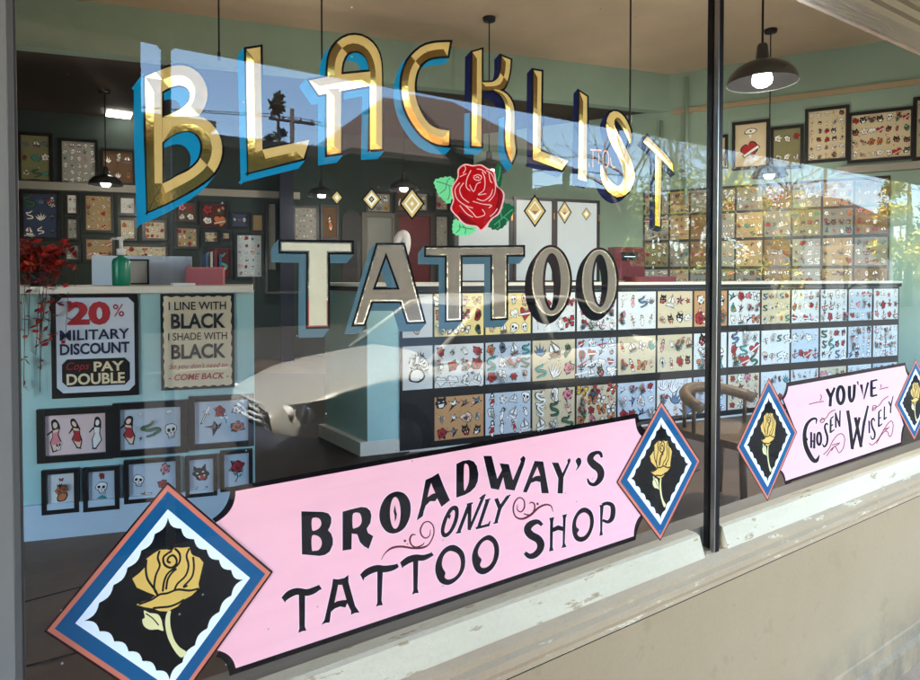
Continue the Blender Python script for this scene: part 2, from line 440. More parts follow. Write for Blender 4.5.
for a, b in ((XL, XM), (XM, XR)):
    obj("glass_pane", [(a, 0, GZ0 + .01), (b, 0, GZ0 + .01), (b, 0, GZ1), (a, 0, GZ1)], [(0, 1, 2, 3)], M_glass, root)
mu = MB().box((XM - 0.001, -0.016, GZ0 - 0.006), (XM + 0.021, -0.002, GZ1)).box((XM + 0.001, 0.002, GZ0), (XM + 0.019, 0.022, GZ1))
mul = mu.build("mullion", M_black_metal, root)
st = MB().box((XM - 0.0045, -0.0185, GZ0 - 0.004), (XM - 0.0015, -0.004, GZ1))
st.build("mullion_strip", M_steel, mul)
hd = MB()
zt = G(849, 0, -.03).z + .075
for a, b, y in ((-0.05, -0.02, -0.03), (-0.02, 0.012, -0.05), (0.012, 0.045, -0.07)):
    hd.box((PX0, y, zt + a - 0.02), (XR, 0.06, zt + b - 0.0205))
hd.build("head_moulding", M_beige, root)
px_ = G(10, 340, -0.05).x
MB().box((-3.0, -0.05, -.08), (px_, 0.2, 2.95)).build("side_post", M_post, root)
MB().box((px_, -0.02, GZ0 - 0.02), (XL - 0.003, 0.02, 2.6)).build("stop_bead", M_postdark, root)
MB().box((XL - 0.003, -0.010, GZ0 - 0.02), (XL, 0.01, 2.6)).build("glazing_bead", M_gasket, root)
# transom band above the head moulding
MB().box((-3.0, 0.0, zt + 0.03), (XR, 0.20, 3.0)).build("transom_board", mat("transom paint", (112, 94, 82), 0.6, var=0.12, scale=5), root)

# canopy over the pavement, its post, brace and the brick pier beside it
CZ, CY0 = 2.872, -2.90
root = thing("canopy", "flat brown canopy over the pavement, held by a thin white post", "canopy", (3, CY0, CZ))
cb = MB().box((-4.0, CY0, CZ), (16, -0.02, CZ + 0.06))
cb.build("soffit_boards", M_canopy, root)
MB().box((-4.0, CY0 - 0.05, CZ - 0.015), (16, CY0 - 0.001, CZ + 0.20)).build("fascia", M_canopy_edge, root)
xq = at(168, -2.75)
wp = MB().tube([(xq, -2.75, -.08), (xq, -2.75, CZ)], 0.026, 14).tube([(xq, -2.75, CZ - 0.09), (xq, -2.75, CZ - 0.001)], 0.042, 14)
wp.build("post", mat("white post paint", (222, 224, 224), 0.4, var=0.05, scale=6), root, smooth=True)
a = Vector((at(58, -2.7), -2.7, hz(58, 18, -2.7))); b = Vector((at(150, -2.7), -2.7, hz(150, 135, -2.7)))
MB().tube([a, b], 0.045, 4).build("brace", mat("grey brace", (142, 136, 136), 0.6), root)

# the shop building's own upper wall and flat roof (it shades the pavement)
root = thing("shop_building", "upper wall and flat roof of the shop above the window", "building", (3, 0.2, 3.0))
MB().box((-5.0, 0.01, 3.001), (16, 0.20, 4.45)).build("upper_wall", M_beige, root)
MB().box((-5.0, 0.2005, 4.21), (16, 14.0, 4.30)).build("flat_roof", M_canopy_edge, root)
MB().box((-5.0, 0.21, -.08), (-4.8, 14.0, 4.209)).build("side_wall", M_brick, root)
# ================================================================== inside the shop
FZ = 0.30                     # shop floor
CEIL = 4.10
M_floor = mat("worn brown concrete floor", (104, 86, 70), 0.55, var=0.20, scale=3.0, bump=0.12, bscale=40, detail=9)
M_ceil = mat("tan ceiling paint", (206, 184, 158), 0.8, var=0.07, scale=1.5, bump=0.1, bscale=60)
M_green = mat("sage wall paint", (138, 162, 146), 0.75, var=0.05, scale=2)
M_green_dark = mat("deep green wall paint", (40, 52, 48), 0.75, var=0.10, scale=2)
M_mint = mat("mint counter paint", (166, 206, 202), 0.45, var=0.07, scale=2.2, bump=0.08, bscale=40, detail=9)
M_ledge = mat("cream counter ledge", (230, 224, 208), 0.45, var=0.04, scale=6)
M_black = mat("black frame lacquer", (20, 18, 18), 0.4, var=0.2, scale=30)
M_rail = mat("black rail", (24, 22, 20), 0.45, var=0.2, scale=20)
M_greytrim = mat("grey rail paint", (150, 148, 138), 0.6, var=0.05, scale=6)

corner = (2.70, 8.05)
RW = Wall((3.685, 7.49), (1.30, -0.74))            # right wall with the frames
BH = Wall((-2.44, 6.30), (5.14, 1.75))             # bulkhead across the shop
FWALL = Wall((-2.44 - 1.0, 6.30 + 2.5), (5.14, 1.75))   # far wall
def pts2(*lz): return [W2(*p) for p in lz]
def bhp(t): return (BH.p[0] + BH.e[0] * t, BH.p[1] + BH.e[1] * t)
def rwp(t): return (RW.p[0] + RW.e[0] * t, RW.p[1] + RW.e[1] * t)
def fwp(t): return (FWALL.p[0] + FWALL.e[0] * t, FWALL.p[1] + FWALL.e[1] * t)
x0w, y0w = -2.0, 0.11
fl = [(-2.6, 0.11), (9.5, 0.11)] + pts2(rwp(6.5), rwp(-4.0), fwp(9.0), fwp(-3.5))
struct(MB().prism(fl, 0.05, FZ).build("shop_floor", M_floor))
struct(MB().prism([(-2.6, 0.21), (9.5, 0.21)] + pts2(rwp(6.5), rwp(-1.35), bhp(-3.5)), CEIL, CEIL + 0.1).build("ceiling", M_ceil))
bt1 = 5.43
m = MB(); BH.board(m, -4.0, bt1, 3.62, CEIL - 0.002, 0.0, -0.15)
struct(m.build("bulkhead_wall", M_green))
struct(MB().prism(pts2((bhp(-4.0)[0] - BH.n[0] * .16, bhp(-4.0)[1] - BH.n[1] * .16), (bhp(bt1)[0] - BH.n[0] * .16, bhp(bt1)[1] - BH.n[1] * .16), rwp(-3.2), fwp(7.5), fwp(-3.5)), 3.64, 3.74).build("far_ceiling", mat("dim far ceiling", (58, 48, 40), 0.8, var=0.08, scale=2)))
m = MB(); RW.board(m, -4.0, 6.5, FZ, CEIL + 0.1, 0.0, -0.15)
struct(m.build("right_wall", M_green))
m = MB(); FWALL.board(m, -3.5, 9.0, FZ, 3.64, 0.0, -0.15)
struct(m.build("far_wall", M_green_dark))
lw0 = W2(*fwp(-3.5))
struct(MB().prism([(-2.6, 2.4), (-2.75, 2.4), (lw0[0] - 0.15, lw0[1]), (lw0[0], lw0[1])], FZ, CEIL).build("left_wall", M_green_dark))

def FP(px, py, z=FZ):
    d = ray(px, py); k = (z - CAM.z) / d.z; return CAM + d * k
jm = MB()
for a, b in (((24, 603), (420, 497)), ((24, 668), (330, 586)), ((300, 640), (700, 470))):
    p, q = FP(*a), FP(*b); e_ = (q - p).normalized(); s_ = Vector((-e_.y, e_.x, 0)) * .006
    jm.add([p - s_ + Vector((0, 0, .0035)), p + s_ + Vector((0, 0, .0035)), q + s_ + Vector((0, 0, .0035)), q - s_ + Vector((0, 0, .0035))], [(3, 2, 1, 0)])
struct(jm.build("floor_joint", mat("floor joint dark", (30, 26, 22), .8)))
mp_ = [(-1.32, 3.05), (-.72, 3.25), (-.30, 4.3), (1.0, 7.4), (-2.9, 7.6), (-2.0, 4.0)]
tag(MB().prism(pts2(*mp_), FZ + .0005, FZ + .008).build("floor_shade_slab", mat("added dark shade slab", (38, 32, 28), .7, var=.15, scale=6), loc=W(-1, 4, FZ)), "added dark shade slab on the floor between the two counters", "shade slab")  # dark slab added over the floor, standing in for its shade
# picture rails and conduits
def rail(name, wall, t0, t1, z0, z1, depth, m_, label):
    mb = MB(); wall.board(mb, t0, t1, z0, z1, 0.001, depth)
    p = wall.pt((t0 + t1) / 2, z0); o = mb.build(name, m_, loc=p); tag(o, label, "rail"); return o
zr = RW.z(RW.t(830), 94)
rail("picture_rail", RW, RW.t(672), RW.t(1010), zr - 0.03, zr + 0.03, 0.03, mat("tan rail paint", (164, 146, 116), 0.6), "thin tan picture rail running along the upper sage wall")
zs = RW.z(RW.t(870), 169)
rail("display_shelf", RW, RW.t(835), RW.t(1010), zs - 0.05, zs + 0.03, 0.12, M_greytrim, "pale shelf under the framed prints at upper right")
zl = FWALL.z(FWALL.t(80), 188)
rail("display_shelf", FWALL, FWALL.t(-10), FWALL.t(300), zl - 0.05, zl + 0.05, 0.10, M_greytrim, "long grey shelf across the dim back wall of frames")
cd = MB().tube([RW.pt(RW.t(686), zof(205, 7.9), 0.04), RW.pt(RW.t(686), zof(78, 7.9), 0.04)], 0.022, 8)
tag(cd.build("conduit_pipe", M_green, loc=RW.pt(RW.t(686), 2.0), smooth=True), "vertical sage painted pipe on the wall beside the black mullion", "pipe")
cd = MB().tube([RW.pt(RW.t(661), zof(180, 8.1), 0.04), RW.pt(RW.t(661), zof(122, 8.1), 0.04)], 0.018, 8)
tag(cd.build("conduit_pipe", M_green, loc=RW.pt(RW.t(661), 2.0), smooth=True), "short sage painted pipe in the corner above the end of BLACKLIST", "pipe")
# dark blue square column and doorways in the far room
c0 = FWALL.t(279); c1 = FWALL.t(292)
m = MB(); FWALL.board(m, c0, c1, FZ, 3.635, 0.25, 0.45)
tag(m.build("square_column", mat("navy column paint", (18, 22, 40), 0.6, var=0.15, scale=4), loc=FWALL.pt(c0, FZ, 0.3)), "dark navy square column at the back, behind the first T of TATTOO", "column")
def door(name, px0, px1, ytop, color, label, arch=False, frame_c=(96, 92, 84)):
    t0, t1, _, z1 = FWALL.rect(px0, px1, ytop, 290)
    root = thing(name, label, "door", FWALL.pt((t0 + t1) / 2, FZ))
    m = MB(); pts = [(t0, FZ), (t1, FZ)]
    if arch:
        r = (t1 - t0) / 2
        pts += [((t0 + t1) / 2 + r * math.cos(a), z1 - r + r * math.sin(a)) for a in [math.pi * k / 14 for k in range(15)]]
    else: pts += [(t1, z1), (t0, z1)]
    n = len(pts)
    m.add([FWALL.pt(t, z, 0.02) for t, z in pts] + [FWALL.pt(t, z, 0.05) for t, z in pts], [list(range(n))[::-1], list(range(n, 2 * n))] + [(i, (i + 1) % n, n + (i + 1) % n, n + i) for i in range(n)])
    m.build("door_leaf", mat("door " + name + str(px0), color, 0.5, var=0.12, scale=4), root)
    if not arch:
        f = MB(); b = 0.07
        FWALL.board(f, t0 - b, t0 - .002, FZ, z1 + b, 0.01, 0.08); FWALL.board(f, t1 + .002, t1 + b, FZ, z1 + b, 0.01, 0.08); FWALL.board(f, t0 - .001, t1 + .001, z1 + .002, z1 + b, 0.012, 0.078)
        f.build("door_frame", mat("door frame" + str(frame_c), frame_c, 0.6), root)
        h = MB().tube([FWALL.pt(t1 - 0.09, 1.30, 0.05), FWALL.pt(t1 - 0.09, 1.30, 0.11)], 0.03, 10)
        h.build("door_knob", M_steel, root, smooth=True)
    return root
door("archway_recess", 342, 362, 211, (22, 20, 22), "black arched recess in the dim far wall between the small gold diamonds", True)
door("panel_door", 366, 391, 218, (118, 120, 114), "tall grey door at the back below the second gold diamond")
door("panel_door", 398, 429, 217, (92, 24, 28), "dark red door at the back beside the white lamp", frame_c=(60, 50, 46))

# ------------------------------------------------------------------ flash artwork
ART = {"k": (22, 18, 18), "r": (168, 40, 42), "g": (62, 104, 76), "y": (222, 170, 60), "b": (90, 120, 150), "s": (226, 196, 172), "w": (238, 236, 228), "o": (200, 112, 62), "n": (120, 82, 52), "d": (110, 108, 106), "p": (214, 130, 140), "t": (60, 150, 140)}
AK = list(ART)
def artmat(k): return mat("ink " + k, ART[k], 0.7)
def wob(cx, cy, r, n, amp, ph=0.0, k=5, sy=1.0):
    return [(cx + (r + amp * math.cos(k * a + ph)) * math.cos(a), cy + sy * (r + amp * math.cos(k * a + ph)) * math.sin(a)) for a in [2 * math.pi * i / n for i in range(n)]]
def leafp(x, y, a, l, w_):
    return [(x, y), (x + l * .5 * math.cos(a) - w_ * math.sin(a), y + l * .5 * math.sin(a) + w_ * math.cos(a)), (x + l * math.cos(a), y + l * math.sin(a)), (x + l * .5 * math.cos(a) + w_ * math.sin(a), y + l * .5 * math.sin(a) - w_ * math.cos(a))]
def m_rose(col="r"):
    o = []
    for a in random.sample((0.5, 1.4, 2.4, 3.6, 4.5, 5.4), 3): o += [("k", leafp(0, 0, a, .50, .17)), ("g", leafp(.02, 0, a, .45, .12))]
    o += [("k", wob(0, 0, .34, 22, .035, random.random() * 6)), (col, wob(0, 0, .30, 22, .035, random.random() * 6))]
    for r0 in (.19, .11, .05): o += [("k", q) for q in stroke_quads([(x, y, .018) for x, y in ell(0.01, .01, r0, r0 * .85, 9, r0 * 20, 0, 4.6)])]
    return o
def m_stem(): return [("k", q) for q in stroke_quads([(0, -.5, .02), (.06, -.3, .02), (0, -.05, .02)])] + [("g", leafp(.05, -.3, .5, .25, .07)), ("g", leafp(.04, -.22, 2.6, .25, .07))] + [(k, [(x * .8, y * .8 + .18) for x, y in p]) for k, p in m_rose("r")]
def m_skull():
    return [("k", ell(0, .08, .34, .33)), ("w", ell(0, .08, .30, .29)), ("k", [(-.2, -.1), (.2, -.1), (.17, -.4), (-.17, -.4)]), ("w", [(-.16, -.1), (.16, -.1), (.13, -.37), (-.13, -.37)]), ("k", ell(-.13, .06, .09, .1)), ("k", ell(.13, .06, .09, .1)), ("k", [(0, -.02), (.05, -.13), (-.05, -.13)])] + [("k", [(x, -.2), (x + .02, -.2), (x + .02, -.38), (x, -.38)]) for x in (-.09, -.03, .03, .08)]
def heartp(s): return [(s * .062 * 16 * math.sin(a) ** 3 / 2, s * .062 * (13 * math.cos(a) - 5 * math.cos(2 * a) - 2 * math.cos(3 * a) - math.cos(4 * a)) / 2) for a in [2 * math.pi * i / 26 for i in range(26)]]
def m_heart(): return [("k", heartp(.92)), ("r", heartp(.8)), ("k", [(-.5, -.1), (.5, .12), (.5, -.04), (-.5, -.26)]), ("w", [(-.46, -.12), (.46, .09), (.46, -.02), (-.46, -.22)])]
def m_bird(): return [("k", [(-.5, .25), (-.1, .12), (.05, .4), (.16, .1), (.42, .16), (.2, -.04), (.05, -.14), (-.3, -.46), (-.16, -.12), (-.2, .02)]), ("b", [(-.36, .17), (-.1, .06), (.05, .28), (.08, .06), (0, -.06), (-.12, -.06)]), ("r", [(.12, .05), (.25, .08), (.1, -.06)])]
def m_dagger(): return [("k", [(-.06, .1), (.06, .1), (.05, -.4), (0, -.5), (-.05, -.4)]), ("w", [(-.03, .08), (.03, .08), (.02, -.38), (-.02, -.38)]), ("k", [(-.2, .16), (.2, .16), (.2, .08), (-.2, .08)]), ("y", [(-.17, .14), (.17, .14), (.17, .1), (-.17, .1)]), ("n", [(-.05, .16), (.05, .16), (.05, .42), (-.05, .42)]), ("r", ell(0, .45, .06, .05, 10))]
def m_snake():
    c = catmull([(-.3, -.4, .07), (.2, -.36, .09), (.3, -.15, .1), (-.2, 0, .1), (-.28, .2, .1), (.1, .26, .09), (.2, .42, .07)], 5)
    return [("k", q) for q in stroke_quads([(x, y, h) for x, y, h in c])] + [("g", q) for q in stroke_quads([(x, y, h * .66) for x, y, h in c])] + [("r", [(.2, .42), (.36, .5), (.3, .4)])]
def m_star():
    o = []
    for i in range(5):
        a = math.pi / 2 + i * 1.2566
        A, B, L, R = (0, 0), (.44 * math.cos(a), .44 * math.sin(a)), (.19 * math.cos(a + .628), .19 * math.sin(a + .628)), (.19 * math.cos(a - .628), .19 * math.sin(a - .628))
        o += [("r", [A, B, L]), ("k", [A, R, B])]
    return o
def m_fly(col="o"):
    o = []
    for s in (-1, 1):
        o += [("k", [(0, .05), (s * .2, .4), (s * .48, .36), (s * .42, .05), (0, 0)]), (col, [(s * .05, .06), (s * .22, .34), (s * .42, .3), (s * .36, .08)]), ("k", [(0, 0), (s * .36, -.02), (s * .34, -.34), (s * .12, -.36)]), (col, [(s * .05, -.04), (s * .3, -.06), (s * .28, -.28), (s * .13, -.28)])]
    return o + [("k", ell(0, 0, .035, .3, 10))]
def m_lady(dress="r"):
    return [("k", catmull([(-.1, .46), (.04, .5), (.13, .38), (.16, .16), (.08, .14), (-.12, .2)], 3, True)), ("k", [(-.13, .2), (.14, .2), (.13, -.02), (.2, -.2), (.08, -.5), (-.06, -.5), (-.2, -.18), (-.1, -.02)]), ("s", [(-.1, .18), (.11, .18), (.09, -.02), (.16, -.2), (.05, -.46), (-.03, -.46), (-.16, -.18), (-.07, -.02)]), ("s", ell(0, .32, .075, .095, 12)), (dress, [(-.1, .1), (.1, .1), (.09, -.02), (.16, -.2), (.06, -.28), (-.1, -.26), (-.16, -.18), (-.07, -.02)]), ("k", [(-.13, .2), (-.3, .04), (-.27, .02), (-.1, .14)]), ("k", [(-.05, -.46), (.07, -.46), (.12, -.5), (-.08, -.5)])]
def m_anchor(): return [("k", [(-.04, .3), (.04, .3), (.04, -.4), (-.04, -.4)]), ("k", [(-.2, .24), (.2, .24), (.2, .17), (-.2, .17)])] + [("k", q) for q in stroke_quads([(x, y, .035) for x, y in ell(0, .38, .08, .08, 12)], True)] + [("k", q) for q in stroke_quads([(x, y, .05) for x, y in ell(0, -.06, .34, .36, 12, 0, math.pi * 1.05, math.pi * 1.95)])] + [("r", [(-.5, -.1), (.5, .08), (.5, -.02), (-.5, -.2)])]
def m_cat(): return [("k", wob(0, 0, .36, 18, .04, 1.2, 6)), ("k", [(-.3, .2), (-.28, .48), (-.08, .32)]), ("k", [(.3, .2), (.28, .48), (.08, .32)]), ("r", [(-.2, -.06), (.2, -.06), (.12, -.28), (-.12, -.28)]), ("w", [(-.16, -.06), (-.08, -.06), (-.12, -.18)]), ("w", [(.16, -.06), (.08, -.06), (.12, -.18)]), ("y", ell(-.14, .1, .06, .035, 8)), ("y", ell(.14, .1, .06, .035, 8))]
def m_vase(): return [("k", catmull([(-.16, -.1), (.16, -.1), (.26, -.28), (.14, -.5), (-.14, -.5), (-.26, -.28)], 3, True)), ("o", catmull([(-.12, -.14), (.12, -.14), (.2, -.28), (.1, -.46), (-.1, -.46), (-.2, -.28)], 3, True))] + [(k, [(x * .5 + dx, y * .5 + dy) for x, y in p]) for dx, dy in ((-.14, .06), (.16, .08), (0, .2)) for k, p in m_rose("o")] + [("k", leafp(0, .2, a, .3, .03)) for a in (1.2, 1.6, 2.0)]
def m_eye(): return [("k", ell(0, 0, .4, .2, 16)), ("w", ell(0, 0, .34, .15, 16)), ("b", ell(0, 0, .13, .13, 12)), ("k", ell(0, 0, .06, .06, 10)), ("r", [(-.1, -.2), (.1, -.2), (0, -.48)])]
def m_fan(col="b"): return [("k", leafp(0, -.4, math.pi / 2 + a, .85 - abs(a) * .2, .09)) for a in (-.8, -.4, 0, .4, .8)] + [(col, leafp(0, -.36, math.pi / 2 + a, .76 - abs(a) * .2, .06)) for a in (-.8, -.4, 0, .4, .8)]
def m_organic():
    """a loose hand-drawn figure: black outline, coloured patches, shading strokes"""
    R = random.Random(random.random()); o = []; n = R.randrange(6, 11); sx, sy = R.uniform(.55, 1), R.uniform(.8, 1.2)
    rad = [R.uniform(.24, .48) for _ in range(n)]
    out = [(sx * r * math.cos(6.283 * i / n), sy * r * math.sin(6.283 * i / n)) for i, r in enumerate(rad)]
    big = catmull(out, 4, True); o.append(("k", big)); f = R.choice("rgybsowonptwws")
    o.append((f, [(x * .88, y * .88) for x, y in big]))
    for k in range(R.randrange(2, 5)):
        a, d = R.uniform(0, 6.28), R.uniform(.04, .2); c = (d * math.cos(a), d * math.sin(a)); q = R.uniform(.06, .15)
        o += [("k", wob(*c, q, 12, q * .2, R.random() * 6, 3)), (R.choice("rgybownpk"), wob(*c, q * .76, 12, q * .2, R.random() * 6, 3))]
    for k in range(R.randrange(4, 9)):
        a, b = R.choice(out), R.choice(out); mx = (R.uniform(-.2, .2), R.uniform(-.2, .2)); t = R.uniform(.5, .95)
        o += [("k", w_) for w_ in stroke_quads([(x, y, .012) for x, y in catmull([(a[0] * .9, a[1] * .9), mx, (b[0] * t, b[1] * t)], 3)])]
    return o
def m_spray():
    R = random.Random(random.random()); o = []
    for k in range(R.randrange(3, 6)):
        a = math.pi / 2 + R.uniform(-.9, .9); L = R.uniform(.4, .9); c = catmull([(0, -.45), (.2 * math.cos(a), -.2), (L * .6 * math.cos(a), -.45 + L * math.sin(a))], 4)
        o += [("k", w_) for w_ in stroke_quads([(x, y, .014) for x, y in c])]
        for x, y in c[2::2]:
            for s in (-1, 1): o += [("k", leafp(x, y, a + s * .9, .2, .055)), (R.choice("ggtb"), leafp(x, y, a + s * .9, .17, .035))]
        x, y = c[-1]; q = R.uniform(.09, .17); o += [("k", wob(x, y, q, 14, q * .2, R.random() * 6)), (R.choice("rrop"), wob(x, y, q * .78, 14, q * .2, R.random() * 6)), ("k", ell(x, y, q * .2, q * .2, 6))]
    return o
def m_ship():
    return [("k", [(-.42, -.2), (.42, -.2), (.3, -.4), (-.3, -.4)]), ("n", [(-.36, -.23), (.36, -.23), (.27, -.37), (-.27, -.37)]), ("k", [(-.02, -.2), (.02, -.2), (.02, .48), (-.02, .48)]), ("k", [(.04, .44), (.38, .0), (.34, -.14), (.04, -.14)]), ("w", [(.06, .36), (.32, .0), (.3, -.11), (.06, -.11)]), ("k", [(-.04, .36), (-.36, -.02), (-.3, -.14), (-.04, -.14)]), ("w", [(-.06, .28), (-.3, -.02), (-.26, -.11), (-.06, -.11)])] + [("b", q) for q in stroke_quads([(x / 10, -.43 + .03 * math.sin(x * 2), .03) for x in range(-5, 6)])]
def m_hand():
    o = [("k", wob(0, -.2, .2, 12, .01)), ("s", wob(0, -.2, .17, 12, .01))]
    for i, a in enumerate((2.3, 1.85, 1.57, 1.3, .7)): o += [("k", leafp(.08 * math.cos(a), -.14, a, .5 if 0 < i < 4 else .34, .07)), ("s", leafp(.08 * math.cos(a), -.14, a, .45 if 0 < i < 4 else .3, .045))]
    return o + [("r", heartp(.2)), ("k", [(-.16, -.4), (.16, -.4), (.14, -.48), (-.14, -.48)])]
MOT = {"roses": m_rose, "skulls": m_skull, "hearts": m_heart, "swallows": m_bird, "daggers": m_dagger, "snakes": m_snake, "stars": m_star, "butterflies": m_fly, "pin-up figures": m_lady, "anchors": m_anchor, "panther heads": m_cat, "flower vases": m_vase, "eyes": m_eye, "feather fans": m_fan, "stemmed roses": m_stem, "small figures": m_organic, "flower sprays": m_spray, "ships": m_ship, "hands": m_hand}
MK = list(MOT)
def clip_bbox(p): return p
def loosen(polys):
    """hand-drawn wobble and a varied palette for each drawing"""
    R = random.Random(random.random()); a, b, c, d = (R.uniform(0, 6.28) for _ in range(4)); sx, sy = R.uniform(.8, 1.1), R.uniform(.85, 1.15); k1 = R.uniform(.02, .05)
    sw = {"r": R.choice("rrrrop"), "g": R.choice("gggtb"), "y": R.choice("yyo"), "o": R.choice("ooyr"), "b": R.choice("bbtd"), "w": R.choice("wwws")}
    if R.random() < .42:
        keep = R.choice("rrgyob"); sw = {k: ("k" if k == "k" else (k if k == keep else "w")) for k in ART}
    return [(sw.get(k, k), [(sx * (x + k1 * math.sin(5 * y + a) + .02 * math.sin(11 * y + c)), sy * (y + k1 * math.sin(5 * x + b) + .02 * math.sin(11 * x + d))) for x, y in p]) for k, p in polys]
def art_layer(motifs, mapper):
    """motifs: (key or polygon list, u, v, size, rotation); mapper(u, v, layer) -> world"""
    mb = MB()
    for mo, u, v, su, sv, rot in motifs:
        polys = loosen(MOT[mo]()) if isinstance(mo, str) else mo
        c, s_ = math.cos(rot), math.sin(rot)
        for i, (k, p) in enumerate(polys):
            vs = []
            for x, y in p:
                xx, yy = x * c - y * s_, x * s_ + y * c
                vs.append(mapper(u + xx * su, v + yy * sv, i + 1))
            mb.add(vs, [list(range(len(vs)))], AK.index(k))
    return mb
PAPER = {"white": (212, 214, 210), "cream": (204, 190, 156), "tan": (166, 142, 102), "pale blue": (184, 196, 204), "grey": (144, 144, 136), "orange": (188, 142, 96), "pink": (222, 198, 194), "olive": (124, 122, 84), "dark blue": (52, 66, 92), "brown": (96, 72, 48), "maroon": (84, 22, 26), "amber": (124, 96, 56), "ash": (126, 126, 114), "yellow": (232, 208, 140)}
def framed(name, cat, wall, t0, t1, z0, z1, paper, motifs, label, group=None, bd=0.022, depth=0.022, off=0.0, frame=True, pm=None, art=True, gridn=None):
    """a picture on a wall: black frame, paper sheet, printed drawings"""
    base = wall.pt((t0 + t1) / 2, z0, off)
    root = thing(name, label, cat, base, group)
    if frame:
        f = MB()
        wall.board(f, t0, t0 + bd, z0, z1, off + 0.001, off + depth); wall.board(f, t1 - bd, t1, z0, z1, off + 0.001, off + depth)
        wall.board(f, t0 + bd + .0004, t1 - bd - .0004, z0, z0 + bd, off + 0.0012, off + depth - .0004); wall.board(f, t0 + bd + .0004, t1 - bd - .0004, z1 - bd, z1, off + 0.0012, off + depth - .0004)
        f.build("frame", M_black, root)
        a0, a1, b0, b1 = t0 + bd - .002, t1 - bd + .002, z0 + bd - .002, z1 - bd + .002; po = off + 0.006
    else:
        a0, a1, b0, b1 = t0, t1, z0, z1; po = off + 0.003
    p = MB(); wall.board(p, a0, a1, b0, b1, po - .003, po)
    sh = p.build("paper", mat("paper " + paper, PAPER[paper], 0.75, var=0.03, scale=9), root)
    if motifs:
        W_, H_ = a1 - a0, b1 - b0
        mp = lambda u, v, k: wall.pt(a0 + W_ * u, b0 + H_ * v, po + 0.0004 + 0.00025 * k)
        fix = [(mo, u, v, s, s * (W_ / H_ if isinstance(mo, str) else 1), r) for mo, u, v, s, r in motifs]
        mb = art_layer(fix, mp); mb.build("print", [artmat(k) for k in AK], root)
    return root
def filler(rng, n):
    o = []
    for _ in range(n):
        x, y = rng.uniform(-.46, .46), rng.uniform(-.46, .46); t = rng.random(); a = rng.uniform(0, 6.28); L = rng.uniform(.012, .035)
        if t < .45: o.append((rng.choice("kkkdr"), ell(x, y, L * .35, L * .35, 6)))
        elif t < .8: o += [("k", q) for q in stroke_quads([(x + L * math.cos(a + k) * (1 - k * .3), y + L * math.sin(a + k), .004) for k in (0, .8, 1.6)])]
        else: o.append((rng.choice("kgrb"), leafp(x, y, a, L * 1.8, L * .4)))
    o += [("k", [(-.08 + rng.uniform(-.3, .3), -.485), (.1, -.485), (.1, -.478), (-.08, -.478)])]
    return o
def grid_motifs(kinds, nx, ny, rng, s=None):
    out = [] if nx * ny < 4 else [(filler(rng, 26), .5, .5, 1.0, 0)]
    for j in range(ny):
        for i in range(nx):
            k = kinds[(i + j * nx) % len(kinds)] if (i + j * 2) % 3 == 0 else rng.choice(kinds + ['small figures', 'small figures', 'flower sprays', 'flower sprays', 'hands', 'ships', 'roses'])
            out.append((k, (i + .5 + rng.uniform(-.08, .08)) / nx, 1 - (j + .5 + rng.uniform(-.06, .06)) / ny, (s or 1.10) / max(nx, ny * .95) * rng.uniform(.8, 1.15), rng.uniform(-.35, .35)))
    return out

# ------------------------------------------------------------------ long counter covered in flash sheets
A = (-0.614, 4.09)
FC = Wall(A, (0.928, 0.373))
LEN = FC.t(899)
back = [(A[0] - 0.386, A[1] + 0.50), (FC.p[0] + FC.e[0] * LEN - 0.2, FC.p[1] + FC.e[1] * LEN + 0.52)]
front = [A, (FC.p[0] + FC.e[0] * LEN, FC.p[1] + FC.e[1] * LEN)]
CTZ = 1.452
root = thing("flash_counter", "long mint counter whose front is covered with rows of tattoo flash sheets", "counter", FC.pt(LEN / 2, FZ))
MB().prism([W2(*front[0]), W2(*front[1]), W2(*back[1]), W2(*back[0])], FZ, CTZ - 0.055).build("counter_body", M_mint, root)
def grow(pts, d):
    c = (sum(p[0] for p in pts) / len(pts), sum(p[1] for p in pts) / len(pts))
    return [(p[0] + (p[0] - c[0]) / math.hypot(p[0] - c[0], p[1] - c[1]) * d, p[1] + (p[1] - c[1]) / math.hypot(p[0] - c[0], p[1] - c[1]) * d) for p in pts]
base4 = [W2(*front[0]), W2(*front[1]), W2(*back[1]), W2(*back[0])]
MB().prism(grow(base4, 0.05), CTZ - 0.022, CTZ).build("ledge", M_ledge, root)
MB().prism(grow(base4, 0.035), CTZ - 0.054, CTZ - 0.0225).build("ledge_edge", M_rail, root)
MB().prism(grow(base4, 0.05), FZ, FZ + 0.10).build("baseboard", mat("cream baseboard", (214, 212, 198), 0.5, var=0.04, scale=6), root)
t_first = FC.t(401) - 0.012
rows = [(1.376, 1.082), (1.024, 0.727), (0.661, 0.362)]
br = MB(); FC.board(br, t_first, LEN - 0.01, rows[2][1] - 0.045, CTZ - 0.056, 0.001, 0.010)
br.build("sheet_backing", M_rail, root)
cols = [401, 433, 484, 531, 575.3, 616.5, 656, 692.5, 727, 760, 790, 819, 847, 872, 898]
ords = ["first", "second", "third", "fourth", "fifth", "sixth", "seventh", "eighth", "ninth", "tenth", "eleventh", "twelfth", "thirteenth", "last"]
rowname = ["top row", "middle row", "bottom row"]
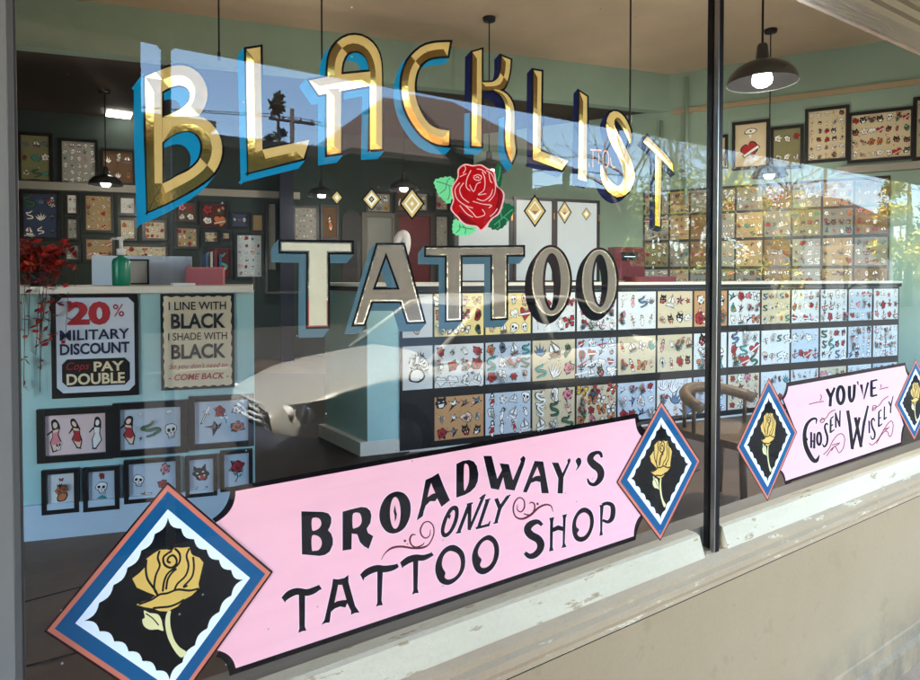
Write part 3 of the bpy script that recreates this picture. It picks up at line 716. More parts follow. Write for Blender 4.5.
R1 = [("white", ["stemmed roses"], 1, 2), ("yellow", ["butterflies", "roses", "stars"], 3, 2), ("yellow", ["skulls", "hearts", "panther heads"], 3, 2), ("white", ["swallows", "roses", "stars"], 3, 2), ("white", ["anchors", "skulls", "swallows"], 3, 2), ("white", ["daggers", "roses", "snakes"], 3, 2), ("cream", ["panther heads", "pin-up figures", "skulls"], 3, 2), ("orange", ["roses", "skulls"], 2, 2), ("white", ["swallows", "daggers", "stemmed roses"], 3, 2), ("cream", ["snakes", "roses", "daggers"], 4, 2), ("white", ["pin-up figures", "skulls", "hearts"], 4, 2), ("white", ["anchors", "eyes", "swallows"], 3, 3), ("pale blue", ["eyes", "hearts"], 3, 2), ("white", ["roses", "anchors", "stars"], 3, 3)]
R2 = [("white", ["flower vases"], 1, 1), ("white", ["roses", "flower vases", "hearts"], 3, 2), ("pale blue", ["roses", "pin-up figures", "snakes"], 3, 2), ("cream", ["feather fans", "snakes"], 2, 1), ("pale blue", ["hearts", "swallows", "anchors"], 3, 3), ("cream", ["pin-up figures", "butterflies", "roses"], 3, 2), ("cream", ["pin-up figures", "panther heads", "hearts"], 3, 2), ("white", ["panther heads", "eyes"], 1, 3), ("white", ["snakes", "hearts"], 2, 2), ("white", ["eyes", "pin-up figures", "stemmed roses"], 3, 2), ("pale blue", ["roses", "hearts", "pin-up figures"], 3, 2), ("white", ["snakes", "roses", "swallows"], 3, 3), ("pale blue", ["skulls", "roses", "swallows"], 3, 3), ("white", ["anchors", "daggers"], 4, 3)]
R3 = [None, ("orange", ["panther heads", "swallows"], 3, 2), ("pale blue", ["pin-up figures", "roses", "daggers"], 3, 2), ("cream", ["snakes", "panther heads"], 2, 2), ("cream", ["butterflies"], 3, 3), ("pale blue", ["swallows", "skulls", "stars"], 3, 2), ("white", ["feather fans", "swallows"], 2, 2), ("pale blue", ["eyes", "anchors"], 2, 3), ("cream", ["roses", "stars"], 3, 3), ("white", ["daggers", "feather fans"], 3, 2), ("white", ["pin-up figures", "daggers"], 4, 2), ("cream", ["hearts", "roses"], 3, 2), ("white", ["butterflies", "skulls"], 3, 2), ("pale blue", ["swallows", "hearts"], 3, 2)]
for r, spec in enumerate((R1, R2, R3)):
    for c_, sp in enumerate(spec):
        if sp is None: continue
        rng = random.Random(r * 50 + c_)
        t0 = FC.t(cols[c_] + 0.9); t1 = FC.t(cols[c_ + 1] - 1.2)
        pap, kinds, nx, ny = sp
        extra = [] if (nx * ny < 2) else [(rng.choice(MK), rng.uniform(.1, .9), rng.uniform(.1, .9), .07, rng.uniform(-.5, .5)) for _ in range(4)]
        dens = (nx, ny) if c_ == 0 else ((nx + 1, ny + 1) if rng.random() < .6 else (nx + 1, ny))
        lab = "%s flash sheet of %s, long counter's %s, %s from left" % (pap, " and ".join(kinds[:2]), rowname[r], ords[c_]) if c_ < 13 else "%s flash sheet of %s at the right end of the counter's %s" % (pap, kinds[0], rowname[r])
        zt_, zb_ = rows[r]
        framed("flash_sheet", "flash sheet", FC, t0, t1, zb_, zt_, pap, grid_motifs(kinds + ([rng.choice(MK), rng.choice(MK)] if len(kinds) == 3 else []), dens[0], dens[1], rng) + extra, lab, "flash sheets on the long counter front", off=0.0105, frame=False)

# ------------------------------------------------------------------ left counter with the hand-lettered signs
LC = Wall((-1.77, 2.85), (0.960, 0.279))
l0, l1 = LC.t(-40), LC.t(253.5)
root = thing("reception_counter", "pale blue reception counter hung with framed flash and two lettered signs", "counter", LC.pt((l0 + l1) / 2, FZ))
def lcp(t, o): return W2(LC.p[0] + LC.e[0] * t + LC.n[0] * o, LC.p[1] + LC.e[1] * t + LC.n[1] * o)
MB().prism([lcp(l0, 0), lcp(l1, 0), lcp(l1 - 0.02, -0.55), lcp(l0, -0.55)], FZ, 1.42).build("counter_body", M_mint, root)
MB().prism([lcp(l0, 0.035), lcp(LC.t(248) + 0.02, 0.035), lcp(LC.t(248), -0.58), lcp(l0, -0.58)], 1.4205, 1.452).build("ledge", M_ledge, root)
MB().prism([lcp(l0, 0.02), lcp(l1 - .004, 0.02), lcp(l1 - .004, 0.0005), lcp(l0, 0.0005)], FZ, FZ + 0.16).build("baseboard", mat("pale blue baseboard", (186, 204, 214), 0.5, var=0.05, scale=5), root)

def lettering(root, wall, name, body, t0, t1, z0, z1, off, key, rgb, bold=0.0, shear=0.0, slope=0.0, thick=0.0006):
    vs, fs = text_mesh(body, bold, shear)
    v3 = [wall.pt(t0 + (t1 - t0) * u, z0 + (z1 - z0) * v + slope * u, off) for u, v in vs]
    return obj(name, v3, fs, mat("lettering " + key, rgb, 0.6), root)
# 20 percent sign
t0, t1, z0, z1 = LC.rect(51, 138, 294, 397)
root = thing("lettered_sign", "white sign reading 20% military discount, pay double, in a black frame", "sign", LC.pt((t0 + t1) / 2, z0))
def tz(u, v): return (t0 + (t1 - t0) * u, z0 + (z1 - z0) * v)
def bd_poly(mb, pts, o0, o1, wall=LC, mi=0):
    n = len(pts)
    return mb.add([wall.pt(t, z, o0) for t, z in pts] + [wall.pt(t, z, o1) for t, z in pts], [list(range(n))[::-1], list(range(n, 2 * n))] + [(i, (i + 1) % n, n + (i + 1) % n, n + i) for i in range(n)], mi)
m = MB(); LC.board(m, t0, t1, z0, z1, 0.001, 0.010); m.build("backing", M_black, root)
def cutcorner(u0, v0, u1, v1, cu, cv): return [tz(*p) for p in ((u0 + cu, v0), (u1 - cu, v0), (u1, v0 + cv), (u1, v1 - cv), (u1 - cu, v1), (u0 + cu, v1), (u0, v1 - cv), (u0, v0 + cv))]
m = MB(); bd_poly(m, cutcorner(.06, .05, .955, .965, .07, .055), 0.0105, 0.0125); m.build("white_panel", mat("sign white", (206, 216, 224), 0.6, var=0.03, scale=8), root)
m = MB(); bd_poly(m, cutcorner(.12, .11, .90, .375, .06, .05), 0.013, 0.0138); m.build("black_panel", M_black, root)
NAVY = (26, 34, 66); RED = (172, 32, 42)
def sgn(body, u0, u1, v0, v1, key, rgb, bold=.02, off=.0145, shear=0, slope=0):
    a = tz(u0, v0); b = tz(u1, v1); return lettering(root, LC, "lettering", body, a[0], b[0], a[1], b[1], off, key, rgb, bold, shear, slope)
sgn("20", .19, .68, .70, .93, "red", RED, .05); sgn("%", .71, .84, .78, .90, "red", RED, .0)
sgn("MILITARY", .10, .90, .555, .655, "navy", NAVY, .02, slope=.004); sgn("DISCOUNT", .10, .90, .415, .525, "navy", NAVY, .03, slope=.004)
sgn("Cops", .17, .43, .25, .345, "red", RED, .0, shear=.3); sgn("PAY", .48, .83, .25, .345, "cream", (226, 210, 170), .03); sgn("DOUBLE", .17, .84, .125, .235, "cream", (226, 210, 170), .03)
# I line with black sign
t0, t1, z0, z1 = LC.rect(160.5, 234, 293.5, 389)
root = thing("lettered_sign", "cream sign reading I line with black, I shade with black, come back", "sign", LC.pt((t0 + t1) / 2, z0))
m = MB(); LC.board(m, t0, t1, z0, z1, 0.001, 0.010); m.build("backing", M_black, root)
wv = []
for k in range(25): wv.append(tz(.04 + .92 * k / 24, .03 + .008 * math.sin(k * 1.9)))
for k in range(1, 25): wv.append(tz(.96 + .010 * math.sin(k * 2.1), .03 + .94 * k / 24))
for k in range(1, 25): wv.append(tz(.96 - .92 * k / 24, .97 + .008 * math.sin(k * 1.7)))
for k in range(1, 24): wv.append(tz(.04 + .010 * math.sin(k * 2.3), .97 - .94 * k / 24))
m = MB(); bd_poly(m, wv, 0.0105, 0.0125); m.build("cream_panel", mat("sign cream", (214, 200, 166), 0.6, var=0.04, scale=8), root)
INK = (24, 22, 24)
sgn("I LINE WITH", .11, .89, .83, .915, "ink", INK, .012); sgn("BLACK", .14, .88, .635, .795, "ink", INK, .03)
sgn("I SHADE WITH", .10, .90, .515, .595, "ink", INK, .012); sgn("BLACK", .14, .88, .32, .475, "ink", INK, .03)
sgn("So you don't need to", .11, .90, .205, .275, "red", (176, 62, 44), .0, shear=.35); sgn("- COME BACK -", .10, .92, .10, .165, "red", (176, 62, 44), .015, shear=.25)
# framed flash on the reception counter
FR = [(36, 112, 407.5, 461, "pink", [("pin-up figures", .16, .5, .52, 0), ("skulls", .22, .25, .2, 0), (lambda: 0, 0, 0, 0, 0), ("pin-up figures", .5, .5, .54, .1), ("pin-up figures", .83, .5, .54, -.1)], "wide black framed print of three standing ladies and a skull", .030),
      (112, 186.5, 401.5, 455, "pale blue", [("pin-up figures", .15, .5, .56, 0), ("hearts", .33, .84, .1, 0), ("snakes", .5, .48, .34, .2), ("hearts", .8, .86, .12, 0), ("skulls", .82, .4, .3, .1), ("swallows", .33, .25, .1, 0)], "wide black framed print of a dancer, a lizard and a skull", .030),
      (188, 253, 395, 448, "pale blue", [("daggers", .2, .66, .4, -.5), ("stemmed roses", .5, .66, .4, .4), ("swallows", .38, .36, .36, .3), ("roses", .8, .36, .34, .2), ("roses", .78, .75, .22, 0)], "black framed print with flowers and a bird on a cloud shaped sheet", .026),
      (40, 77.5, 469.5, 514, "white", [("flower vases", .52, .5, .75, .1), ("butterflies", .5, .8, .2, 0)], "small upright framed print of an orange and green figure, lowest at far left", .020),
      (81.5, 118, 467, 511, "pale blue", [("skulls", .5, .5, .62, 0), ("roses", .5, .84, .3, 0), ("feather fans", .5, .2, .4, math.pi)], "small upright framed print of one black and red skull", .020),
      (122.5, 179, 458.5, 502, "pale blue", [("skulls", .2, .5, .32, 0), ("roses", .75, .76, .3, 0), ("roses", .7, .35, .26, .3), ("daggers", .35, .12, .3, 1.5)], "framed print of a skull with red roses above the rose badge", .020),
      (184, 216, 455.5, 497, "pale blue", [("panther heads", .5, .55, .8, .3), ("swallows", .3, .15, .2, 0), ("swallows", .7, .15, .2, 0)], "small framed print of one round black panther head", .018),
      (219, 251.5, 450, 491, "pale blue", [("stemmed roses", .5, .5, .9, 0)], "small framed print of a single stemmed red rose", .018)]
for x0, x1, yt, yb, pap, mots, lab, bd in FR:
    t0, t1, z0, z1 = LC.rect(x0, x1, yt, yb)
    framed("framed_print", "framed print", LC, t0, t1, z0, z1, pap, [q for q in mots if isinstance(q[0], str)], lab, "framed prints on the reception counter", bd=bd)

# things standing on the reception counter
def lct(px, o=-0.25): return LC.pt(LC.t(px), 1.4525, o)
t0, t1 = LC.t(62), LC.t(178)
m = MB(); LC.board(m, t0, t1, 1.453, 1.453 + 0.155, -0.50, -0.47)
tag(m.build("counter_screen", mat("white screen panel", (206, 220, 232), 0.4, var=0.03, scale=3), loc=LC.pt((t0 + t1) / 2, 1.453, -0.5)), "low white panel standing at the back of the reception counter", "panel")
t0, t1, z0, z1 = LC.rect(97, 131, 249, 271)
m = MB(); LC.board(m, t0, t1, 1.455, 1.455 + .125, -0.40, -0.385); 
st0 = thing("card_holder", "small white card in a black rim standing behind the green bottle", "card holder", LC.pt((t0 + t1) / 2, 1.455, -.4))
m.build("card", mat("white card", (206, 208, 204), .6), st0)
m = MB()
LC.board(m, t0 - .008, t0, 1.455, 1.588, -.3845, -.374); LC.board(m, t1, t1 + .008, 1.455, 1.588, -.3845, -.374); LC.board(m, t0 + .0003, t1 - .0003, 1.5803, 1.588, -.3842, -.3745); LC.board(m, t0 + .0003, t1 - .0003, 1.4553, 1.463, -.3842, -.3745)
m.build("card_rim", M_black, st0)
c = LC.pt(LC.t(113.5), 1.4525, -0.15)
root = thing("soap_bottle", "green pump bottle of sanitiser with a white pump on the reception counter", "bottle", c)
bw = LC.pt(LC.t(122), 1.4525, -.15) - c
m = MB(); m.lathe(c, [(0, 0), (.036, 0), (.040, .006), (.040, .118), (.034, .132), (.016, .140), (.016, .150), (0, .150)], 24)
m.build("bottle_body", mat("green plastic", (22, 128, 100), 0.3, var=0.05, scale=10), root, smooth=True)
mw = mat("white plastic", (226, 228, 226), 0.35)
m = MB(); m.lathe(c, [(0, .1505), (.020, .1505), (.020, .180), (.009, .184), (.009, .222), (.016, .224), (.016, .238), (0, .240)], 16)
ex = Vector((RT.x, RT.y, 0)); m.tube([c + Vector((0, 0, .232)), c - ex * .042 + Vector((0, 0, .230)), c - ex * .050 + Vector((0, 0, .220))], .006, 8)
m.tube([c + Vector((0, 0, .232)), c + ex * .028 + Vector((0, 0, .234))], .006, 8)
m.build("pump", mw, root, smooth=True)
t0, t1, z0, z1 = LC.rect(176, 217, 265, 284)
root = thing("storage_box", "pink box standing on the right half of the reception counter", "box", LC.pt((t0 + t1) / 2, 1.4525, -.35))
m = MB(); LC.board(m, t0, t1, 1.4525, 1.4525 + .085, -.46, -.34); m.build("box_body", mat("pink card", (172, 92, 98), 0.6, var=0.06, scale=8), root)
m = MB(); LC.board(m, t0 - .004, t1 + .004, 1.538, 1.548, -.465, -.335); m.build("lid", mat("pink lid", (186, 106, 110), 0.6), root)
m = MB()
for k, px in enumerate((196, 201, 206, 211)):
    p = LC.pt(LC.t(px), 1.5485, -.40); m.box((p.x - .006, p.y - .05, p.z), (p.x + .006, p.y + .05, p.z + .07 + .012 * (k % 3)), k % 3)
tag(m.build("book_stack", [mat("book blue", (70, 90, 120), .6), mat("book cream", (190, 184, 170), .6), mat("book red", (120, 40, 40), .6)], loc=LC.pt(LC.t(203), 1.549, -.4)), "few thin upright books standing on the pink box", "books")
m = MB(); p = LC.pt(LC.t(180), 1.4526, -.1); m.box((p.x - .05, p.y - .04, p.z), (p.x + .05, p.y + .04, p.z + .012))
tag(m.build("card_stack", mw, loc=p), "low stack of white cards in front of the pink box", "cards")
# red-leaved plant
rng = random.Random(3)
pc = LC.pt(LC.t(38), 1.4525, -0.06)
root = thing("red_plant", "plant with trailing red leaves at the left end of the reception counter", "plant", pc)
m = MB(); m.lathe(pc, [(0, 0), (.05, 0), (.065, .06), (.06, .062), (.0, .055)], 18); m.build("pot", mat("dark pot", (44, 34, 34), 0.5), root, smooth=True)
st_ = MB(); lf = MB()
for k in range(54):
    a = rng.uniform(0, 6.28); r = rng.uniform(.04, .17); up = rng.uniform(.03, .13)
    toward = LC.pt(LC.t(38), 1.4525, 0.05) - pc
    tip = pc + Vector((math.cos(a) * r, math.sin(a) * r * .4, .05 + up)) + toward * .6
    drop = rng.random() < .55
    pts = [pc + Vector((0, 0, .05)), pc * .4 + tip * .6 + Vector((0, 0, .04)), tip]
    if drop: tip = Vector((tip.x, tip.y, 0)) + toward * rng.uniform(.3, .9) + Vector((0, 0, 1.45 - rng.uniform(.0, .5))); pts += [tip]
    pts = catmull([tuple(p) for p in pts], 4); st_.tube(pts, .0014, 4)
    for q in range(16):
        p = Vector(pts[rng.randrange(3, len(pts))]); d = Vector((rng.uniform(-1, 1), rng.uniform(-1, 1), rng.uniform(-1, .6))).normalized(); sdv = d.cross(Vector((rng.random(), rng.random(), 1))).normalized(); L = rng.uniform(.026, .052)
        lf.add([p, p + d * L * .5 + sdv * L * .26, p + d * L, p + d * L * .5 - sdv * L * .26], [(0, 1, 2, 3)], rng.choice((0, 0, 0, 1, 2)))
st_.build("stems", mat("plant stem", (70, 40, 34), .7), root)
lf.build("leaves", [mat("leaf red", (164, 34, 32), .6), mat("leaf dark red", (96, 22, 26), .6), mat("leaf rust", (190, 78, 44), .6)], root)

# ------------------------------------------------------------------ white boards and lamp behind the long counter
WBW = Wall((FC.p[0] + FC.n[0] * -0.30, FC.p[1] + FC.n[1] * -0.30), (FC.e[0], FC.e[1]))
for k, (x0, x1, yt, lab) in enumerate(((454, 512, 199, "white board in a black frame behind the red rose, left of three"), (512.5, 553.5, 198, "middle one of three white boards in black frames on the long counter"), (553.5, 598, 200, "white board in a black frame behind the second gold O, right of three"))):
    t0, t1, z0, z1 = WBW.rect(x0, x1, yt, 284)
    root = thing("white_board", lab, "board", WBW.pt((t0 + t1) / 2, CTZ), "white boards on the long counter")
    f = MB(); b = .022 if k else .03; z0 = CTZ + .001
    WBW.board(f, t0, t0 + b, z0, z1, 0, .022); WBW.board(f, t1 - b, t1, z0, z1, 0, .022); WBW.board(f, t0 + b + .0005, t1 - b - .0005, z1 - b, z1, 0, .0215); WBW.board(f, t0 + b + .0005, t1 - b - .0005, z0, z0 + .012, 0, .0215)
    f.build("frame", M_black, root)
    p = MB(); WBW.board(p, t0 + b - .002, t1 - b + .002, z0 + .01, z1 - b + .002, .002, .010); p.build("board", mat("white board face", (176, 184, 188), .35, var=.03, scale=2), root)
    h = MB(); 
    for zz in (.35, .75): WBW.board(h, t1 - b * .7, t1 - b * .3, z0 + (z1 - z0) * zz, z0 + (z1 - z0) * zz + .05, .0222, .028)
    h.build("hinge", mat("brass hinge", (150, 110, 60), .4, metal=.8), root)
cz = CTZ
def onC(px, o=-.2): return FC.pt(FC.t(px), cz, o)
base = onC(408)
root = thing("desk_lamp", "white swan neck desk lamp standing on the long counter behind the A", "lamp", base)
zt_ = zof(238, FC.Z(FC.t(408)) + .15)
exv = ex
prof = catmull([(-.03, 0, .012), (-.035, .12, .014), (-.03, .22, .020), (.0, .31, .030), (.035, .325, .034), (.05, .27, .030), (.045, .20, .022), (.03, .14, .010)], 5)
m = MB(); m.tube([base + exv * x + Vector((0, 0, z + .012)) for x, z, r in prof], [r for x, z, r in prof], 12)
m.build("lamp_neck", mat("white lamp enamel", (238, 232, 232), .3), root, smooth=True)
m = MB(); m.lathe(base - exv * .03, [(0, 0), (.06, 0), (.06, .012), (0, .018)], 20); m.build("lamp_base", mat("white lamp enamel", (238, 232, 232), .3), root, smooth=True)
m = MB(); t0, t1, z0, z1 = WBW.rect(603.5, 632, 248, 273); RWX = Wall(bhp(0), BH.e)
mon = thing("card_terminal", "dark red boxed terminal with a small lit screen on the long counter", "terminal", WBW.pt((t0 + t1) / 2, CTZ, .1))
m = MB(); WBW.board(m, t0, t1, CTZ + .01, z1, .06, .16); m.build("terminal_body", mat("maroon case", (88, 24, 32), .5, var=.1, scale=8), mon)
m = MB(); WBW.board(m, t0 + .06, t1 - .07, z0 + .10, z1 - .04, .1605, .164); sc_ = m.build("screen", mat("dark screen", (18, 18, 26), .2), mon)
m = MB(); WBW.board(m, t0 + .085, t1 - .095, z0 + .13, z1 - .075, .1645, .1655); m.build("screen_mark", mat("screen light", (150, 180, 230), .3, emit=((.5, .65, 1), .05)), sc_)
m = MB(); t0, t1, z0, z1 = WBW.rect(612, 652, 273, 280); WBW.board(m, t0, t1, CTZ + .001, CTZ + .045, .17, .30)
tag(m.build("cash_tray", mat("maroon tray", (110, 40, 44), .5, var=.1, scale=8), loc=WBW.pt(t0, CTZ, .2)), "low maroon tray on the counter in front of the terminal", "tray")

# ------------------------------------------------------------------ frames on the far wall
rng = random.Random(11)
far = [(20, 55, 134, 183, "olive", ["feather fans", "snakes"], 3, 3, "olive framed print at far left above the long shelf"),
       (61, 100, 140, 186, "grey", ["skulls", "eyes", "roses"], 5, 6, "grey framed sheet of many small heads above the long shelf"),
       (102, 137, 150, 186, "brown", ["feather fans"], 3, 2, "brown framed print above the shelf beside the big gold B"),
       (22, 62, 192, 240, "dark blue", ["snakes", "feather fans", "swallows"], 3, 3, "large dark blue framed print under the shelf at far left"),
       (66, 81, 193, 216, "white", ["stars", "hearts"], 2, 2, "narrow black and white framed strip under the shelf"),
       (66, 81, 217, 241, "grey", ["skulls", "stars"], 2, 3, "narrow grey framed strip above the counter screen"),
       (84, 115, 194, 233, "tan", ["daggers", "hearts", "skulls"], 5, 5, "tan framed flash sheet above the soap bottle"),
       (119, 138, 196, 216, "white", ["snakes", "hearts"], 2, 1, "small framed print of a white ring left of the B's foot"),
       (119, 138, 218, 241, "cream", ["roses", "hearts"], 2, 2, "small cream framed print right of the soap bottle"),
       (64, 82, 243, 262, "grey", ["roses"], 2, 2, "small grey frame half hidden by the counter screen"),
       (84, 116, 237, 262, "tan", ["roses", "hearts"], 4, 2, "wide tan frame directly behind the soap bottle"),
       (143, 168, 220, 241, "cream", ["roses", "skulls"], 4, 3, "cream frame under the big gold B"),
       (120, 169, 244, 262, "cream", ["eyes", "hearts"], 7, 2, "long low cream frame above the counter screen"),
       (175, 200, 226, 249, "tan", ["roses", "skulls"], 4, 3, "tan frame of small drawings above the pink box"),
       (175, 199, 201, 224, "brown", ["roses"], 2, 2, "brown frame below the curve of the big gold B"),
       (200, 229, 202, 229, "maroon", ["roses", "hearts"], 2, 2, "dark red framed print right of the big gold B"),
       (230, 250, 212, 229, "dark blue", ["skulls"], 3, 1, "small dark framed print left of the amber print"),
       (251, 265, 213, 233, "tan", [], 1, 1, "small amber framed print below the gold L"),
       (203, 220, 230, 244, "cream", ["eyes"], 3, 2, "small cream framed print above the books"),
       (221, 232, 231, 241, "cream", ["hearts"], 2, 1, "tiny cream framed print left of the pale blue flash"),
       (235, 264, 233, 279, "pale blue", ["skulls", "hearts", "roses"], 4, 6, "tall pale blue framed flash sheet right of the pink box"),
       (206, 233, 246, 279, "maroon", ["snakes"], 1, 1, "dark maroon framed print behind the books"),
       (266, 278, 202, 272, "grey", ["hearts", "stars"], 2, 8, "tall narrow grey frame left of the navy column"),
       (293, 319, 206, 262, "grey", ["skulls", "stars"], 6, 10, "large grey framed flash sheet right of the navy column"),
       (321, 339, 205, 240, "brown", ["pin-up figures"], 1, 1, "dark brown framed print left of the black arch"),
       (366, 392, 192, 214, "grey", ["feather fans"], 3, 2, "grey framed print above the grey door"),
       (395, 411, 190, 213, "brown", ["pin-up figures"], 2, 1, "brown framed print above the dark red door"),
       (413, 429, 192, 213, "grey", ["skulls", "roses"], 2, 2, "grey framed print at the dark red door's top right"),
       (434, 449, 190, 212, "grey", ["skulls"], 2, 2, "upper grey framed print left of the red rose"),
       (434, 449, 215, 262, "grey", ["roses", "stars"], 3, 7, "tall grey framed print left of the red rose's stem leaves"),
       (500, 514, 180, 197, "grey", ["skulls"], 2, 2, "grey framed print right of the red rose"),
       (517, 530, 182, 197, "brown", ["roses"], 1, 1, "brown framed print above the middle white board"),
       (534, 562, 182, 197, "grey", ["stars"], 3, 1, "wide grey framed print above the white boards"),
       (596, 607, 202, 228, "cream", ["pin-up figures"], 1, 1, "narrow cream framed print beside the right white board"),
       (616.5, 643, 200.5, 228.5, "cream", ["pin-up figures", "roses", "hearts"], 3, 2, "cream framed print of dark red figures under the gold S")]
for i, (x0, x1, yt, yb, pap, kinds, nx, ny, lab) in enumerate(far):
    t0, t1, z0, z1 = FWALL.rect(x0, x1, yt, yb)
    framed("framed_print", "framed print", FWALL, t0, t1, z0, z1, pap, grid_motifs(kinds, nx, ny, rng) if kinds else [], lab, "framed prints on the far wall", bd=.035, depth=.03)
# a small glowing shop sign hung under the bulkhead, seen between I and S
t0, t1, z0, z1 = BH.rect(584, 624, 147, 166)
nm = mat("neon amber", (240, 180, 140), .4, emit=((1, .45, .22), .006))
root = thing("neon_sign", "small amber tube sign reading TATTOO hung high behind the gold I and S", "sign", BH.pt(t0, z0))
vs, fs = text_mesh("TATTOO", -.012)
obj("tube_lettering", [BH.pt(t0 + (t1 - t0) * u, z0 + (z1 - z0) * v, -.17) for u, v in vs], fs, nm, root)
m = MB(); BH.board(m, t0 - .06, t1 + .06, z0 - .06, z1 + .06, -.20, -.185); m.build("sign_board", mat("sign board slate", (34, 42, 46), .5), root)
m = MB()
for t_ in (t0 + .05, t1 - .05): m.tube([BH.pt(t_, z1 + .06, -.19), BH.pt(t_, 3.64, -.19)], .006, 6)
m.build("hanging_rods", mat('black rod', (16, 15, 15), .6), root)
# ------------------------------------------------------------------ framed prints and flash sheets on the right wall
rng = random.Random(21)
rw = [(713, 727, 136, 170, "cream", ["roses"], 1, 2, "narrow cream framed print right beside the mullion"),
      (731, 768, 122, 170, "cream", ["hearts"], 1, 1, "cream framed print with a big red emblem under the pendant lamp"),
      (769, 802, 127, 170, "olive", ["roses", "eyes"], 3, 2, "dim olive framed print between two white framed sheets"),
      (803, 847, 108.5, 163, "cream", ["roses", "skulls", "panther heads", "daggers"], 5, 6, "upright framed sheet crowded with small red and black drawings"),
      (845.5, 912, 111, 162, "cream", ["roses", "skulls", "hearts", "panther heads"], 7, 4, "wide framed sheet crowded with small red and black drawings"),
      (910, 950, 97, 160, "cream", ["roses", "pin-up figures"], 3, 4, "framed print cut off at the right edge above the shelf")]
for x0, x1, yt, yb, pap, kinds, nx, ny, lab in rw:
    t0, t1, z0, z1 = RW.rect(x0, x1, yt, yb)
    mo = [("hearts", .5, .4, .75, .3), ("eyes", .5, .82, .5, 0)] if x0 == 731 else grid_motifs(kinds, nx, ny, rng)
    framed("framed_print", "framed print", RW, t0, t1, z0, z1, pap, mo, lab, "framed prints high on the right wall", bd=.035, depth=.03)
gx = [644, 669, 689.5, 708, 735, 763, 791, 821, 853, 888]
tb = RW.t(766)
gy = [(RW.z(tb, 186.5), RW.z(tb, 209.5)), (RW.z(tb, 212), RW.z(tb, 237)), (RW.z(tb, 240), RW.z(tb, 266)), (RW.z(tb, 269), RW.z(tb, 293))]
bb = MB(); RW.board(bb, RW.t(643), RW.t(889), gy[3][1] - .03, gy[0][0] + .03, .001, .012)
tag(bb.build("sheet_rack", M_rail, loc=RW.pt(RW.t(766), gy[3][1])), "black backing rack holding the flash sheets on the right wall", "rack")
paps = ["grey", "amber", "tan", "grey", "ash", "tan", "olive", "amber", "ash"]
rn2 = ["top row", "second row", "third row", "lowest row"]
for r in range(4):
    for c_ in range(9):
        if r == 0 and c_ == 0: pass
        g = random.Random(300 + r * 9 + c_)
        kinds = g.sample(MK, 2); pap = paps[(c_ * 2 + r * 3) % 9]
        t0, t1 = RW.t(gx[c_]) + .012, RW.t(gx[c_ + 1]) - .012
        framed("flash_sheet", "flash sheet", RW, t0, t1, gy[r][1], gy[r][0], pap, grid_motifs(kinds + [g.choice(MK)], 4, 3, g), "%s flash sheet of %s on the wall rack, %s, %s from its left" % (pap, kinds[0], rn2[r], ords[c_]), "flash sheets on the right wall rack", off=.0125, frame=False)

# ------------------------------------------------------------------ pendant lamps
M_shade = mat("grey enamel shade", (84, 88, 88), .3, metal=.55, var=.05, scale=12)
M_shade_in = mat("shade inside", (9, 9, 9), .7, spec=.02)
M_bulb = mat("lit bulb", (255, 250, 240), .3, emit=((1, .97, .9), 1.0))
M_cord = mat("black cord", (16, 15, 15), .6)
ZS = 2.55
def pendant(px, Z, power, label, r=.180):
    p = PZ(px, Z, ZS)
    inmain = (p.x, p.y)
    ceil = CEIL if BH.Z(BH.t(px)) > Z else 3.64
    root = thing("pendant_lamp", label, "pendant lamp", p, "grey pendant lamps")
    m = MB(); m.lathe(p, [(r, 0), (r * .985, .012), (r * .93, .045), (r * .76, .082), (r * .5, .108), (r * .22, .122), (r * .20, .125), (r * .155, .2), (r * .12, .212), (.012, .215)], 40)
    sh = m.build("shade", M_shade, root, smooth=True)
    m = MB(); m.lathe(p, [(r - .001, .001), (r * .975, .012), (r * .92, .042), (r * .75, .078), (r * .48, .103), (r * .1, .112)], 40); m.build("shade_lining", M_shade_in, sh, smooth=True)
    m = MB(); m.lathe(p, [(0, -.022), (.028, -.018), (.046, -.004), (.052, .018), (.046, .045), (.026, .075), (.02, .1)], 24); m.build("bulb", M_bulb, root, smooth=True)
    m = MB(); m.tube([p + Vector((0, 0, .21)), p + Vector((0, 0, ceil - ZS))], .006, 8); m.build("cord", M_cord, root)
    m = MB(); m.lathe(p + Vector((0, 0, ceil - ZS - .035)), [(0, 0), (.06, 0), (.065, .034), (0, .0345)], 20); m.build("ceiling_rose", M_cord, root, smooth=True)
    l = bpy.data.lights.new("pendant_light", 'POINT'); l.energy = power; l.color = (1, .93, .82); l.shadow_soft_size = .05
    o = bpy.data.objects.new("pendant_light", l); COLL.objects.link(o); o.location = (0, 0, -.20); o.parent = root
    return root
PW = 2.0
pendant(760, 3.4, PW, "large grey pendant lamp right of the mullion, nearest the glass")
pendant(768, 6.6, .6, "grey pendant lamp hanging deeper in the shop behind the nearest one")
pendant(489, 6.3, .9, "grey pendant lamp behind the gold K, above the red rose")
pendant(404, 7.6, .42, "grey pendant lamp at the back left of the red rose")
pendant(322, 8.2, .4, "grey pendant lamp at the back beside the smallest left gold diamond")
pendant(107, 7.2, .5, "grey pendant lamp over the shelf left of the big gold B")
for px, yb, lab in ((221, 54, "thin black cord hanging behind the glass left of the gold L"), (323, 78, "thin black cord hanging behind the glass beside the gold A"), (629, 116, "thin black cord hanging behind the glass above the gold S")):
    a = PZ(px, 2.4, 2.0)
    zb_ = zof(yb, 2.4)
    m = MB(); m.tube([(a.x, a.y, CEIL), (a.x, a.y, zb_)], .0035, 6); m.tube([(a.x, a.y, zb_), (a.x, a.y, zb_ - .03)], .006, 8)
    tag(m.build("hanging_cord", M_cord, loc=(a.x, a.y, zb_)), lab, "cord")
